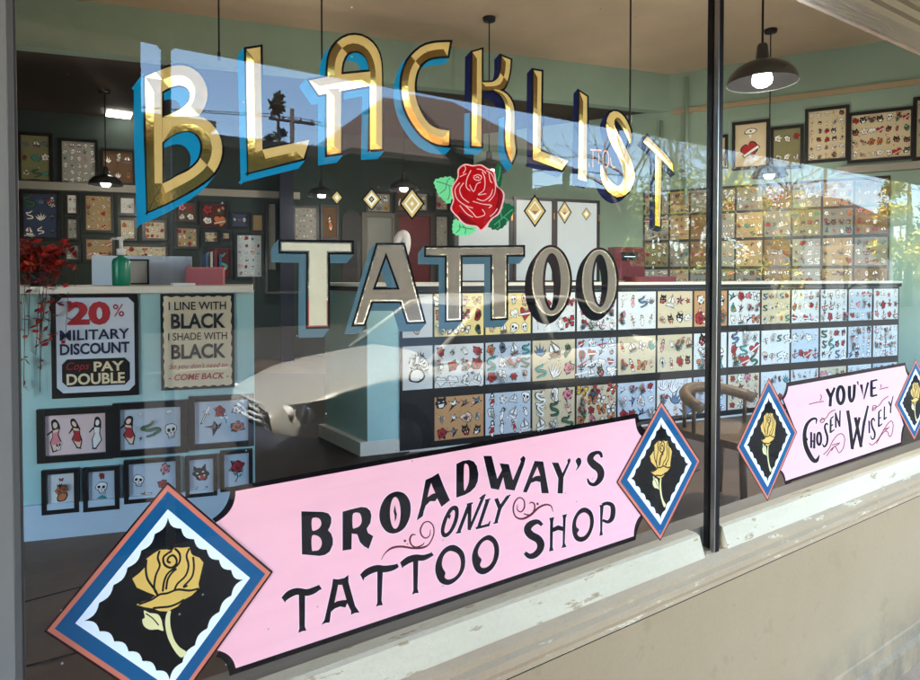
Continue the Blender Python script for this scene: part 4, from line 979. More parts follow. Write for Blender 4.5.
# ceiling downlights in the far room
for px, Z, lab in ((121, 8.2, "bright flat ceiling light left above the big gold B"), (98, 9.2, "smaller flat ceiling light further back left of the B")):
    p = PZ(px, Z, 3.638); m = MB(); m.box((p.x - .14, p.y - .14, 3.61), (p.x + .14, p.y + .14, 3.6385))
    tag(m.build("ceiling_light", mat("lit panel", (255, 246, 230), .4, emit=((1, .94, .82), .35)), loc=p), lab, "ceiling light")

# ------------------------------------------------------------------ wooden chair near the glass
M_oak = mat("honey wood", (100, 76, 48), .45, var=.2, scale=5, stretch=(8, 8, .8))
c = PZ(733, 3.15, FZ); c.y = max(c.y, .75)
root = thing("wooden_chair", "honey coloured wooden chair with a curved back near the mullion", "chair", c)
u = Vector((RT.x, RT.y, 0)); v = Vector((-u.y, u.x, 0)); rz = Matrix.Rotation(.6, 3, 'Z'); u = rz @ u; v = rz @ v
m = MB(); m.obox(c + Vector((0, 0, .395)), u * .21, v * .20, (0, 0, .018)); m.build("seat", M_oak, root)
for sx in (-1, 1):
    for sy in (-1, 1):
        m = MB(); b_ = c + u * .18 * sx + v * .17 * sy
        m.tube([b_ + u * .03 * sx + v * .03 * sy, b_ + Vector((0, 0, .38))], [.014, .019], 8); m.build("leg", M_oak, root, smooth=True)
m = MB()
arc = [c + u * .23 * math.cos(a) + v * (.02 + .20 * math.sin(a)) + Vector((0, 0, .50 + .05 * math.sin(a))) for a in [math.pi * k / 14 for k in range(15)]]
for p, q in zip(arc, arc[1:]): m.add([p, q, q + Vector((0, 0, .10)), p + Vector((0, 0, .10)), p * 1 + (c - p).normalized() * .0, q, q, p], [(0, 1, 2, 3)])
m2 = MB(); m2.tube([p + Vector((0, 0, .05)) for p in arc], .03, 8); m2.build("backrest", M_oak, root, smooth=True)
for k in (1, 4, 7, 10, 13):
    m = MB(); m.tube([Vector((arc[k].x, arc[k].y, c.z + .41)) * 1.0, arc[k] + Vector((0, 0, .04))], .010, 6); m.build("spindle", M_oak, root, smooth=True)
# ================================================================== painted and gilded work on the glass
def gold(name, rgb, rough, metal, bump=0.0, var=0.0):
    return mat(name, rgb, rough, metal=metal, spec=.5, bump=bump, bscale=55, var=var, scale=14)
M_burn = gold("burnished gold leaf", (208, 160, 78), .06, 1.0, bump=.012, var=.06)
M_matte = gold("matte gold leaf", (206, 166, 88), .5, .25, bump=.10, var=.06)
M_ink = mat("black sign paint", (12, 9, 10), .5, spec=.03)
M_cyan = mat("cyan sign paint", (0, 126, 162), .6, spec=.1, var=.04, scale=10)
M_navy = mat("navy sign paint", (8, 14, 54), .5, spec=.05, var=.1, scale=6)
M_slate = mat("slate blue sign paint", (78, 104, 110), .5, spec=.03, var=.04, scale=10)
M_silver = mat("aged silver leaf", (126, 108, 84), .45, metal=.2, var=.08, scale=24, bump=.1)
M_cream = mat("pale silver leaf", (196, 182, 148), .45, metal=.2, var=.06, scale=24, bump=.1)
M_silver_edge = mat("bright silver leaf edge", (214, 206, 180), .12, metal=1.0, bump=.12)
M_redline = mat("red brown line and reflection paint", (166, 62, 44), .5)

def band(A, B, n=14, smooth=True):
    if smooth: A, B = catmull(A, 5) if len(A) > 2 else A, catmull(B, 5) if len(B) > 2 else B
    return resample(A, n), resample(B, n)
def bevel_letter(word, label, bands, o, shade_vec, shade_mats, yy=0.004, split=None):
    """gilded bevelled letter from edge bands; burnished facets face left or down"""
    P = Paint(); outl = []
    for bd in bands:
        A, B = band(bd[0], bd[1], *(bd[2:]))
        n = len(A) - 1
        M = [((a[0] + b[0]) / 2, (a[1] + b[1]) / 2) for a, b in zip(A, B)]
        # pull the ridge in at both ends so that the ends read as bevels
        w0 = math.hypot(A[0][0] - B[0][0], A[0][1] - B[0][1]); w1 = math.hypot(A[n][0] - B[n][0], A[n][1] - B[n][1])
        def facet(poly, side, mid):
            cx = sum(p[0] for p in side) / len(side); cyy = sum(p[1] for p in side) / len(side)
            mx = sum(p[0] for p in mid) / len(mid); my = sum(p[1] for p in mid) / len(mid)
            d = (cx - mx) * -1.0 + (cyy - my) * 0.85
            P.poly(3, "burn" if d > 0 else "matte", poly)
        for i in range(n):
            facet([A[i], A[i + 1], M[i + 1], M[i]], (A[i], A[i + 1]), (M[i], M[i + 1]))
            facet([B[i], B[i + 1], M[i + 1], M[i]], (B[i], B[i + 1]), (M[i], M[i + 1]))
        for e, wd, s_ in ((0, w0, 1), (n, w1, -1)):
            if wd < 3: continue
            L = sum(math.hypot(M[k + 1][0] - M[k][0], M[k + 1][1] - M[k][1]) for k in range(n)); k = max(1, min(n // 2, int(round(n * .4 * wd / max(L, 1e-6)))))
            P.poly(4, "matte" if (M[e][1] < M[n - e][1]) else "burn", [A[e], B[e], M[e + s_ * k]])
        # outline
        def out(p, m, d):
            l = math.hypot(p[0] - m[0], p[1] - m[1]) or 1; return (p[0] + (p[0] - m[0]) / l * d, p[1] + (p[1] - m[1]) / l * d)
        A2 = [out(a, m, o) for a, m in zip(A, M)]; B2 = [out(b, m, o) for b, m in zip(B, M)]
        def ext(p, q, d):
            l = math.hypot(p[0] - q[0], p[1] - q[1]) or 1; return (p[0] + (p[0] - q[0]) / l * d, p[1] + (p[1] - q[1]) / l * d)
        A2[0] = ext(A2[0], A2[1], o); B2[0] = ext(B2[0], B2[1], o); A2[n] = ext(A2[n], A2[n - 1], o); B2[n] = ext(B2[n], B2[n - 1], o)
        for i in range(n):
            q = [A2[i], A2[i + 1], B2[i + 1], B2[i]]
            P.poly(2, "ink", hull(q)); outl.append(hull(q))
    dx, dy = shade_vec
    for q in outl: P.poly(1, "shade", hull(q + [(x + dx, y + dy) for x, y in q]))
    # a thin black rim round the drop shade
    if split:
        for q in outl: pass
    ms = P.meshes(lambda v: G(v[0], v[1], yy))
    vv, ff, fm = [], [], []
    for i, k in enumerate(("matte", "burn")):
        if k in ms:
            b = len(vv); vv += ms[k][0]; ff += [[b + j for j in f] for f in ms[k][1]]; fm += [i] * len(ms[k][1])
    ob = obj("letter", vv, ff, [M_matte, M_burn], word, fm); ob["label"] = label
    if "ink" in ms: obj("outline", *ms["ink"], M_ink, ob)
    if "shade" in ms:
        if split is None: obj("drop_shade", *ms["shade"], shade_mats[0], ob)
        else:
            v_, f_ = ms["shade"]; zsp = split
            fm = [0 if sum(v_[i].z for i in f) / len(f) < zsp else 1 for f in f_]
            obj("drop_shade", v_, f_, shade_mats, ob, fm)
    return ob

base = G(400, 130, .004)
word = thing("gilded_lettering", "arched gold lettering with chiselled faces reading BLACKLIST across the top of the glass", "lettering", base)
c = crop(120, 50, 7.558)
s = 7.558
bevel_letter(word, "big gold letter B", [
    (C(c, [(190, 205), (197, 700), (207, 1222)]), C(c, [(318, 315), (318, 650), (320, 1008)]), 16, False),
    (C(c, [(190, 203), (330, 142), (430, 115), (530, 130), (610, 190), (655, 280), (660, 360), (640, 430), (598, 495)]), C(c, [(318, 315), (370, 285), (440, 264), (500, 280), (530, 325), (522, 385), (485, 428), (405, 474), (318, 508)]), 18),
    (C(c, [(320, 512), (420, 500), (510, 492), (600, 500), (680, 545), (740, 620), (768, 700), (770, 790), (745, 870), (700, 940), (640, 990), (560, 1045), (400, 1135), (212, 1222)]), C(c, [(320, 700), (385, 650), (450, 622), (520, 612), (580, 636), (615, 690), (622, 740), (612, 800), (590, 845), (545, 890), (500, 920), (430, 952), (380, 982), (320, 1010)]), 26)],
    18 / s, (-72 / s, 92 / s), [M_cyan])
c = crop(230, 30, 7.558)
bevel_letter(word, "gold letter L after the B", [
    (C(c, [(122, 145), (138, 1078)]), C(c, [(230, 128), (245, 905)]), 12, False),
    (C(c, [(138, 1078), (555, 972)]), C(c, [(245, 905), (600, 830)]), 10, False)], 18 / s, (-48 / s, 62 / s), [M_cyan])
c = crop(290, 25, 7.558)
bevel_letter(word, "gold arched letter A", [
    (C(c, [(285, 520), (285, 370), (290, 270), (312, 190), (355, 132), (410, 92), (470, 75), (540, 82), (600, 112), (650, 165), (682, 240), (694, 330), (695, 500), (695, 936)]), C(c, [(388, 520), (388, 370), (394, 300), (410, 250), (440, 208), (490, 194), (535, 206), (575, 245), (592, 290), (602, 350), (604, 400), (605, 500), (605, 700), (605, 941)]), 30),
    (C(c, [(280, 480), (280, 981)]), C(c, [(386, 480), (385, 966)]), 8, False),
    (C(c, [(220, 527), (390, 495), (606, 458)]), C(c, [(145, 418), (390, 372), (608, 352)]), 10, False)], 18 / s, (-50 / s, 60 / s), [M_cyan])
c = crop(380, 30, 7.558)
bevel_letter(word, "gold letter C", [
    (C(c, [(528, 92), (430, 95), (340, 115), (270, 162), (210, 232), (175, 320), (163, 420), (172, 520), (200, 620), (255, 720), (335, 812), (430, 862), (520, 872)]), C(c, [(510, 195), (430, 200), (375, 212), (330, 240), (290, 290), (267, 365), (262, 450), (275, 530), (302, 605), (350, 685), (400, 730), (460, 752), (524, 760)]), 26)], 18 / s, (-44 / s, 50 / s), [M_cyan])
zsplit = G(470, 112, .004).z
c = crop(450, 40, 7.558)
bevel_letter(word, "gold letter K", [
    (C(c, [(170, 92), (163, 800)]), C(c, [(240, 72), (237, 805)]), 12, False),
    (C(c, [(458, 150), (452, 230), (434, 310), (400, 372), (330, 378), (240, 380)]), C(c, [(390, 122), (386, 210), (368, 280), (325, 316), (280, 320), (240, 320)]), 12),
    (C(c, [(335, 372), (385, 382), (432, 412), (470, 470), (486, 540), (488, 640), (486, 740), (496, 850), (467, 925)]), C(c, [(330, 382), (372, 408), (404, 450), (420, 510), (425, 570), (421, 660), (420, 750), (430, 840), (462, 922)]), 18)], 15 / s, (-42 / s, 48 / s), [M_cyan, M_navy], split=zsplit)
bevel_letter(word, "gold letter L after the K", [
    (C(c, [(632, 228), (627, 900)]), C(c, [(692, 238), (686, 838)]), 12, False),
    (C(c, [(627, 903), (845, 982)]), C(c, [(682, 838), (893, 912)]), 8, False)], 15 / s, (-36 / s, 42 / s), [M_navy])
c = crop(560, 70, 6.94); s = 6.94
bevel_letter(word, "gold letter I", [(C(c, [(135, 150), (128, 755)]), C(c, [(188, 185), (186, 772)]), 12, False)], 14 / s, (-30 / s, 34 / s), [M_navy])
def edges(pts):
    pts = catmull(pts, 5); q = stroke_quads(pts); return [p[0] for p in q] + [q[-1][1]], [p[3] for p in q] + [q[-1][2]]
L_, R_ = edges(C(c, [(489, 505, 6), (472, 430, 20), (428, 348, 28), (378, 310, 27), (345, 345, 19), (345, 395, 24), (380, 475, 36), (430, 572, 38), (470, 670, 40), (480, 742, 38), (452, 815, 38), (400, 845, 38), (340, 800, 31), (303, 735, 19), (288, 662, 5)]))
bevel_letter(word, "gold letter S", [(L_, R_, 34, False)], 14 / s, (-34 / s, 30 / s), [M_navy])
bevel_letter(word, "last gold letter T", [
    (C(c, [(578, 498), (665, 580), (712, 625), (787, 705)]), C(c, [(606, 458), (690, 540), (740, 590), (778, 642)]), 10, False),
    (C(c, [(664, 585), (660, 1078)]), C(c, [(706, 615), (694, 1088)]), 10, False)], 12 / s, (-30 / s, 20 / s), [M_navy])

# ------------------------------------------------------------------ TATTOO
word = thing("silver_lettering", "silver block lettering reading TATTOO with blue drop shade across the glass", "lettering", G(450, 290, .004))
def flat_letter(label, solids, holes, o, shade_vec, face_m, shade_m, edge=9 / 7.558, yy=.004, foot_reflect=None):
    P = Paint()
    def grow_poly(poly, d):
        n = len(poly); A = sum(poly[i][0] * poly[(i + 1) % n][1] - poly[(i + 1) % n][0] * poly[i][1] for i in range(n)); sg = 1 if A > 0 else -1
        out_ = []
        for i in range(n):
            p0, p1, p2 = poly[i - 1], poly[i], poly[(i + 1) % n]
            d1 = Vector((p1[0] - p0[0], p1[1] - p0[1])).normalized(); d2 = Vector((p2[0] - p1[0], p2[1] - p1[1])).normalized()
            n1 = Vector((d1.y, -d1.x)) * sg; n2 = Vector((d2.y, -d2.x)) * sg; b = (n1 + n2)
            b = b.normalized() if b.length > 1e-6 else n1; k = d / max(.35, b.dot(n1)); out_.append((p1[0] + b.x * k, p1[1] + b.y * k))
        return out_
    for q in solids:
        big = grow_poly(q, o); n = len(big)
        P.poly(2, "ink", big); P.poly(4, "edge", q); P.poly(5, "face", grow_poly(q, -edge))
        dx, dy = shade_vec
        for i in range(n):
            a, b = big[i], big[(i + 1) % n]; P.poly(1, "shade", hull([a, b, (a[0] + dx, a[1] + dy), (b[0] + dx, b[1] + dy)]))
        P.poly(1, "shade", [(x + dx, y + dy) for x, y in big])
    for h in holes:
        n = len(h); P.poly(6, "ink", grow_poly(h, edge * .0)); inner = grow_poly(h, -o)
        P.poly(7, None, inner)
        dx, dy = shade_vec
        for i in range(len(inner)):
            a, b = inner[i], inner[(i + 1) % len(inner)]; A_ = (b[0] - a[0]) * dy - (b[1] - a[1]) * dx
            hq = hull([a, b, (a[0] + dx, a[1] + dy), (b[0] + dx, b[1] + dy)])
            P.poly(8, "shadein", hq)
    inners = [grow_poly(h, -o) for h in holes]
    # the shade inside a counter shows only within that counter
    ov, res = P.resolve((lambda x, y: any(pip(x, y, h) for h in inners), lambda inn, k: (k in (None, "shadein")) == inn))
    res["shade"] = res.get("shade", []) + res.pop("shadein", [])
    def get(k):
        idx = {}; vv = []; ff = []
        for f in res.get(k, []):
            g = []
            for i in f:
                if i not in idx: idx[i] = len(vv); vv.append(G(ov[i][0], ov[i][1], yy))
                g.append(idx[i])
            ff.append(g)
        return vv, ff
    v1, f1 = get("face"); v2, f2 = get("edge")
    fm = [0] * len(f1)
    em = []
    zr = G(320, foot_reflect, yy).z if foot_reflect else -9
    for f in f2: em.append(2 if sum(v2[i].z for i in f) / len(f) < zr else 1)  # foot edge coloured red brown, a painted reflection in the leaf
    ob = obj("letter", v1 + v2, f1 + [[len(v1) + i for i in f] for f in f2], [face_m, M_silver_edge, M_redline], word, fm + em); ob["label"] = label
    obj("outline", *get("ink"), M_ink, ob); v, f = get("shade"); obj("drop_shade", v, f, shade_m, ob)
    return ob
s = 7.558
c = crop(265, 230, s)
flat_letter("first letter T, palest, with a painted red reflection round its foot", [C(c, [(118, 88), (655, 95), (655, 168), (475, 168), (475, 530), (475, 728), (325, 732), (325, 530), (328, 165), (118, 162)])], [], 17 / s, (-55 / s, 66 / s), M_cream, M_slate, foot_reflect=301)
c = crop(340, 225, s)
flat_letter("letter A", [C(c, [(284, 150), (478, 150), (632, 728), (512, 733), (463, 575), (238, 575), (180, 748), (106, 752)])], [C(c, [(348, 205), (452, 488), (246, 490)])], 16 / s, (-52 / s, 58 / s), M_silver, M_slate)
c = crop(415, 230, s)
flat_letter("two joined letters T", [C(c, [(84, 135), (818, 128), (818, 186), (690, 188), (690, 664), (584, 668), (584, 188), (345, 190), (345, 678), (240, 682), (240, 192), (84, 190)])], [], 15 / s, (-46 / s, 54 / s), M_silver, M_slate)
c = crop(510, 230, 6.94); s = 6.94
flat_letter("first letter O", [C(c, ell(284, 357, 132, 238, 40))], [C(c, ell(290, 360, 62, 200, 32))], 16 / s, (-34 / s, 44 / s), M_silver, M_ink)
flat_letter("last letter O", [C(c, ell(620, 357, 120, 222, 40))], [C(c, ell(624, 352, 56, 184, 32))], 15 / s, (-30 / s, 36 / s), M_silver, M_ink)

# ------------------------------------------------------------------ six small gold diamonds
def small_diamond(cx, cy_, rx, ry, kind, label):
    P = Paint()
    def dm(f): return [(cx, cy_ - ry * f), (cx + rx * f, cy_), (cx, cy_ + ry * f), (cx - rx * f, cy_)]
    P.poly(1, "ink", dm(1.0)); P.poly(2, "matte", dm(.84))
    if kind == 0: P.poly(3, "pale", dm(.42))
    if kind == 1: P.poly(3, "pale", dm(.62)); P.poly(4, "ink", dm(.30)); P.poly(5, "matte", dm(.16))
    if kind == 2: P.poly(3, "pale", dm(.62)); P.poly(4, "matte", dm(.46)); P.poly(5, "pale", dm(.16))
    if kind == 3: P.poly(3, "pale", dm(.60)); P.poly(4, "matte", [(cx - rx * .5, cy_ - ry * .05), (cx, cy_ - ry * .5), (cx + rx * .5, cy_ - ry * .05), (cx, cy_ + ry * .25)]); P.poly(5, "red", [(cx - rx * .3, cy_), (cx + rx * .3, cy_), (cx, cy_ + ry * .2)])
    ms = P.meshes(lambda v: G(v[0], v[1], .004))
    root = thing("gold_diamond", label, "diamond", G(cx, cy_, .004), "small gold diamonds on the glass")
    vv, ff, fm = [], [], []
    for i, k in enumerate(("matte", "pale", "red")):
        if k in ms: b = len(vv); vv += ms[k][0]; ff += [[b + j for j in f] for f in ms[k][1]]; fm += [i] * len(ms[k][1])
    obj("gilded_face", vv, ff, [M_matte, mat("pale gold paint", (240, 230, 200), .5), M_redline], root, fm); obj("outline", *ms["ink"], M_ink, root)
s = 7.558
for x0, y0, u, v, a, b, kind, lab in ((325, 160, 90, 283, 44, 54, 0, "smallest gold diamond at the left, below the gold A"), (325, 160, 352, 297, 74, 86, 1, "gold diamond with a white ring, second from left"), (325, 160, 658, 330, 96, 124, 2, "largest gold diamond with a white frame, just left of the rose"),
                                      (510, 160, 188, 385, 86, 126, 3, "gold diamond with a red chevron, first right of the rose"), (510, 160, 413, 395, 54, 90, 3, "mid sized gold diamond, middle of the three right of the rose"), (510, 160, 577, 408, 35, 50, 0, "smallest gold diamond on the right, over the white board's corner")):
    small_diamond(x0 + u / s, y0 + v / s, a / s, b / s, kind, lab)

# ------------------------------------------------------------------ red rose
c = crop(420, 155, 7.558)
root = thing("painted_rose", "painted red rose with four green leaves between BLACKLIST and TATTOO", "rose", G(475, 200, .0035))
P = Paint()
P.poly(3, "line", catmull(C(c, [(340, 66), (400, 76), (460, 70), (512, 100), (565, 128), (584, 230), (640, 295), (605, 435), (548, 484), (470, 576), (430, 545), (345, 530), (290, 480), (230, 410), (248, 340), (236, 250), (282, 170), (286, 106)]), 4, True))
P.poly(4, "red", catmull(C(c, [(340, 78), (400, 86), (455, 80), (505, 108), (555, 136), (574, 232), (628, 297), (595, 428), (540, 476), (468, 562), (430, 535), (348, 520), (296, 472), (242, 408), (258, 340), (246, 252), (290, 174), (296, 112)]), 4, True))
for pts, h in (([(560, 140), (572, 240), (600, 300), (560, 420), (470, 520)], 0),):
    P.poly(5, "dark", catmull(C(c, [(574, 240), (628, 297), (595, 428), (540, 476), (500, 500), (560, 420), (590, 320)]), 4, True))
    P.poly(5, "dark", catmull(C(c, [(300, 430), (400, 500), (470, 556), (430, 535), (348, 520), (296, 472)]), 4, True))
for pts in ([(300, 165), (330, 150), (350, 140)], [(385, 115), (355, 180), (350, 240), (380, 270)], [(375, 225), (405, 275), (430, 220), (460, 205)], [(470, 125), (490, 180), (485, 260), (440, 300), (500, 292)], [(405, 160), (440, 148), (465, 165), (450, 190), (415, 185), (405, 165)], [(420, 170), (440, 165), (445, 178)], [(500, 115), (545, 150), (570, 230), (560, 300), (520, 350)],
            [(300, 210), (265, 260), (280, 330), (340, 380), (400, 400)], [(330, 210), (300, 260), (320, 320), (370, 360)], [(340, 380), (400, 440), (430, 470), (490, 450), (470, 410)], [(400, 350), (470, 370), (540, 380), (520, 400)], [(430, 330), (480, 345), (530, 310), (550, 260)], [(585, 405), (560, 440), (530, 465)], [(330, 70), (345, 105), (325, 140)], [(430, 105), (470, 112), (500, 140)], [(520, 130), (530, 190), (545, 210)], [(300, 380), (350, 440), (400, 470)]):
    P.stroke(6, "line", C(c, [(x, y, 3.4) for x, y in pts]))
ms = P.meshes(lambda v: G(v[0], v[1], .0035))
vv, ff, fm = [], [], []
for i, k in enumerate(("red", "dark", "line")):
    b = len(vv); vv += ms[k][0]; ff += [[b + j for j in f] for f in ms[k][1]]; fm += [i] * len(ms[k][1])
obj("bloom", vv, ff, [mat("rose red paint", (186, 0, 6), .5, spec=.03, var=.08, scale=20), mat("rose shade paint", (130, 0, 6), .5, spec=.03, var=.08, scale=20), mat("rose highlight paint", (250, 178, 170), .5, spec=.03)], root, fm)
def jag(pts, n, amp):
    pts = catmull(pts, 6, True); pts = resample(pts + [pts[0]], n * 2); cx = sum(p[0] for p in pts) / len(pts); cyy = sum(p[1] for p in pts) / len(pts); o = []
    for i, p in enumerate(pts[:-1]):
        k = 1 + (amp if i % 2 else -amp * .4); o.append((cx + (p[0] - cx) * k, cyy + (p[1] - cyy) * k))
    return o
for poly, vein, col, dcol in (([(108, 195), (165, 172), (240, 168), (262, 220), (250, 300), (215, 368), (150, 310), (120, 250)], [[(250, 240), (180, 215), (125, 200)], [(200, 225), (190, 260), (150, 290)], [(220, 230), (225, 290), (210, 340)], [(200, 222), (210, 190), (230, 175)]], (120, 214, 140), (40, 130, 84)),
                         ([(262, 485), (330, 525), (420, 548), (390, 595), (320, 612), (248, 585)], [[(300, 520), (300, 560), (270, 590)], [(320, 530), (345, 560), (340, 595)], [(290, 540), (360, 555), (400, 560)]], (120, 214, 140), (40, 130, 84)),
                         ([(560, 120), (606, 66), (622, 150), (604, 245), (580, 210)], [[(585, 200), (600, 150), (606, 90)]], (24, 92, 52), (60, 150, 90)),
                         ([(620, 362), (715, 398), (690, 460), (640, 535), (580, 566), (516, 535), (560, 470)], [[(560, 530), (630, 470), (700, 410)], [(600, 500), (600, 540), (580, 555)], [(630, 470), (660, 490), (650, 520)], [(620, 480), (610, 430), (630, 390)]], (24, 92, 52), (60, 150, 90))):
    P = Paint(); P.poly(1, "a", C(c, jag(poly, 16, .07)))
    for v_ in vein: P.stroke(2, "b", C(c, [(x, y, 3.6) for x, y in v_]))
    ms = P.meshes(lambda v: G(v[0], v[1], .0042)); vv = ms["a"][0] + ms["b"][0]; b = len(ms["a"][0])
    obj("leaf", vv, ms["a"][1] + [[b + j for j in f] for f in ms["b"][1]], [mat("leaf paint %d" % col[0], col, .5, spec=.03, var=.06, scale=20), mat("vein paint %d" % dcol[0], dcol, .5)], root, [0] * len(ms["a"][1]) + [1] * len(ms["b"][1]))

# ------------------------------------------------------------------ pink banners
M_pink = mat("pink sign paint", (255, 182, 184), .5, var=.035, scale=9, stretch=(.6, 1, 5), spec=.03)
M_pink2 = mat("light pink halo paint", (255, 202, 208), .5, spec=.03)
M_dred = mat("dark red flourish paint", (96, 22, 26), .5, spec=.03)
M_banner_black = mat("banner black paint", (16, 9, 10), .5, spec=.03)
def glyphs(P, specs, key="ink", pr=10, halo=.7):
    """specs: (crop, kind, data); polygons, holes and strokes in crop units"""
    for cr, kind, data in specs:
        if kind == "p":
            pts = C(cr, data); P.poly(pr, key, pts)
            if halo: P.stroke(pr - 2, "halo", [(x, y, halo) for x, y in pts], smooth=False, closed=True)
        elif kind == "P":
            pts = catmull(C(cr, data), 4, True); P.poly(pr, key, pts)
            if halo: P.stroke(pr - 2, "halo", [(x, y, halo) for x, y in pts], smooth=False, closed=True)
        elif kind == "h": P.poly(pr + 1, "pink", C(cr, data))
        elif kind == "H": P.poly(pr + 1, "pink", catmull(C(cr, data), 4, True))
        elif kind == "k": P.poly(pr + 2, key, C(cr, data))
        elif kind in "sS":
            pts = C(cr, data); P.stroke(pr, key, pts, smooth=kind == "S")
            if halo: P.stroke(pr - 2, "halo", [(x, y, h + halo) for x, y, h in pts], smooth=kind == "S")
        elif kind == "O":
            pts = C(cr, data); P.stroke(pr, key, pts, smooth=True, closed=True)
            if halo: P.stroke(pr - 2, "halo", [(x, y, h + halo) for x, y, h in pts], smooth=True, closed=True)
def banner(label, pink, border, groups, flour, loc, yy=.0075):
    root = thing("pink_banner", label, "banner", loc)
    P = Paint(); P.poly(2, "pink", pink); P.poly(1, "border", border)
    for gi, (nm, specs) in enumerate(groups):
        glyphs(P, specs, key="ink%d" % gi)
    for cr, pts in flour: P.stroke(9, "flour", C(cr, pts))
    ms = P.meshes(lambda v: G(v[0], v[1], yy))
    vv = ms["pink"][0] + ms.get("halo", ([], []))[0]; b = len(ms["pink"][0]); f2 = [[b + j for j in f] for f in ms.get("halo", ([], []))[1]]
    obj("panel", vv, ms["pink"][1] + f2, [M_pink, M_pink2], root, [0] * len(ms["pink"][1]) + [1] * len(f2))
    obj("border", *ms["border"], M_banner_black, root)
    for gi, (nm, specs) in enumerate(groups):
        o = obj("lettering", *ms["ink%d" % gi], M_banner_black, root); o["label"] = nm
    if "flour" in ms: obj("flourish", *ms["flour"], M_dred, root)
R1 = crop(290, 470, 7.558); R2_ = crop(370, 460, 7.558); R3_ = crop(450, 445, 7.558); R4 = crop(530, 440, 7.558); R5 = crop(280, 555, 7.558); R6 = crop(380, 520, 7.558); R7 = crop(500, 490, 7.558); R8 = crop(420, 490, 7.558)
bw_ = [(R1, "p", [(85, 312), (250, 316), (290, 328), (312, 358), (313, 395), (302, 430), (288, 455), (312, 482), (325, 520), (324, 565), (300, 618), (265, 642), (225, 650), (90, 638)]), (R1, "H", [(166, 372), (200, 360), (228, 375), (236, 410), (218, 442), (185, 458), (167, 450)]), (R1, "H", [(166, 502), (205, 497), (235, 525), (238, 570), (215, 605), (185, 610), (166, 604)]),
      (R1, "p", [(397, 315), (470, 295), (540, 279), (580, 284), (606, 308), (616, 345), (608, 400), (580, 445), (590, 475), (630, 500), (595, 597), (560, 578), (528, 545), (508, 487), (468, 480), (465, 600), (397, 610)]), (R1, "H", [(474, 340), (500, 322), (530, 332), (542, 380), (528, 420), (490, 440), (474, 432)]),
      (R2_, "P", [(200, 238), (262, 255), (300, 310), (308, 380), (295, 450), (255, 520), (190, 555), (130, 545), (85, 490), (70, 420), (85, 340), (130, 270)]), (R2_, "H", ell(191, 400, 40, 120, 14)), (R2_, "k", [(188, 340), (197, 385), (204, 410), (198, 445), (188, 466), (186, 420), (178, 390)]),
      (R2_, "p", [(420, 150), (470, 128), (518, 98), (560, 205), (605, 305), (540, 355), (508, 290), (492, 312), (455, 312), (422, 345), (408, 385), (400, 425), (352, 458), (385, 340)]), (R2_, "h", [(462, 175), (478, 215), (493, 250), (468, 258), (434, 282), (448, 220)]),
      (R2_, "p", [(652, 30), (700, 6), (750, -2), (785, 12), (808, 45), (820, 105), (815, 160), (795, 205), (760, 240), (715, 265), (652, 285)]), (R2_, "H", [(711, 50), (730, 30), (746, 55), (750, 110), (746, 165), (730, 210), (711, 222)]),
      (R3_, "p", [(252, 82), (315, 82), (358, 255), (392, 190), (375, 138), (445, 145), (476, 265), (535, 125), (530, 105), (555, 80), (572, 100), (560, 150), (488, 345), (420, 335), (402, 245), (370, 340), (308, 328)]),
      (R3_, "p", [(640, 120), (705, 125), (748, 365), (692, 365), (682, 280), (650, 274), (612, 288), (580, 360), (550, 355)]), (R3_, "h", [(660, 165), (682, 232), (650, 234), (622, 250)]),
      (R4, "p", [(165, 170), (215, 172), (246, 250), (284, 172), (282, 150), (302, 135), (308, 158), (254, 282), (248, 405), (208, 403), (214, 290)]),
      (R4, "P", [(345, 155), (365, 133), (386, 145), (384, 185), (345, 236), (358, 200), (352, 180)]),
      (R4, "S", [(543, 132, 9), (530, 100, 14), (500, 96, 14), (465, 118, 22), (456, 152, 26), (482, 185, 30), (520, 215, 30), (536, 255, 27), (525, 300, 22), (490, 335, 15), (452, 328, 12), (434, 292, 6)])]
on_ = [(R8, "P", [(270, 118), (292, 145), (288, 220), (255, 300), (210, 352), (170, 352), (157, 300), (180, 215), (225, 135)]), (R8, "H", [(252, 152), (264, 170), (255, 230), (225, 300), (196, 326), (184, 305), (203, 230), (225, 185)]), (R8, "k", [(205, 195), (222, 225), (235, 190), (215, 180)]),
       (R8, "s", [(292, 318, 13), (372, 108, 13)]), (R8, "s", [(376, 105, 15), (372, 302, 13)]), (R8, "s", [(372, 302, 10), (482, 42, 12)]), (R8, "s", [(272, 324, 7), (310, 318, 7)]), (R8, "s", [(355, 112, 9), (398, 98, 7)]), (R8, "s", [(450, 66, 6), (495, 34, 8)]),
       (R8, "s", [(512, 75, 14), (442, 285, 12)]), (R8, "s", [(422, 290, 9), (520, 264, 11), (530, 235, 4)]), (R8, "s", [(492, 80, 7), (532, 68, 6)]),
       (R8, "s", [(575, 65, 15), (604, 138, 15)]), (R8, "s", [(668, 45, 11), (604, 135, 14), (574, 245, 12)]), (R8, "s", [(642, 62, 5), (682, 38, 6)]), (R8, "s", [(555, 252, 6), (590, 243, 7)])]
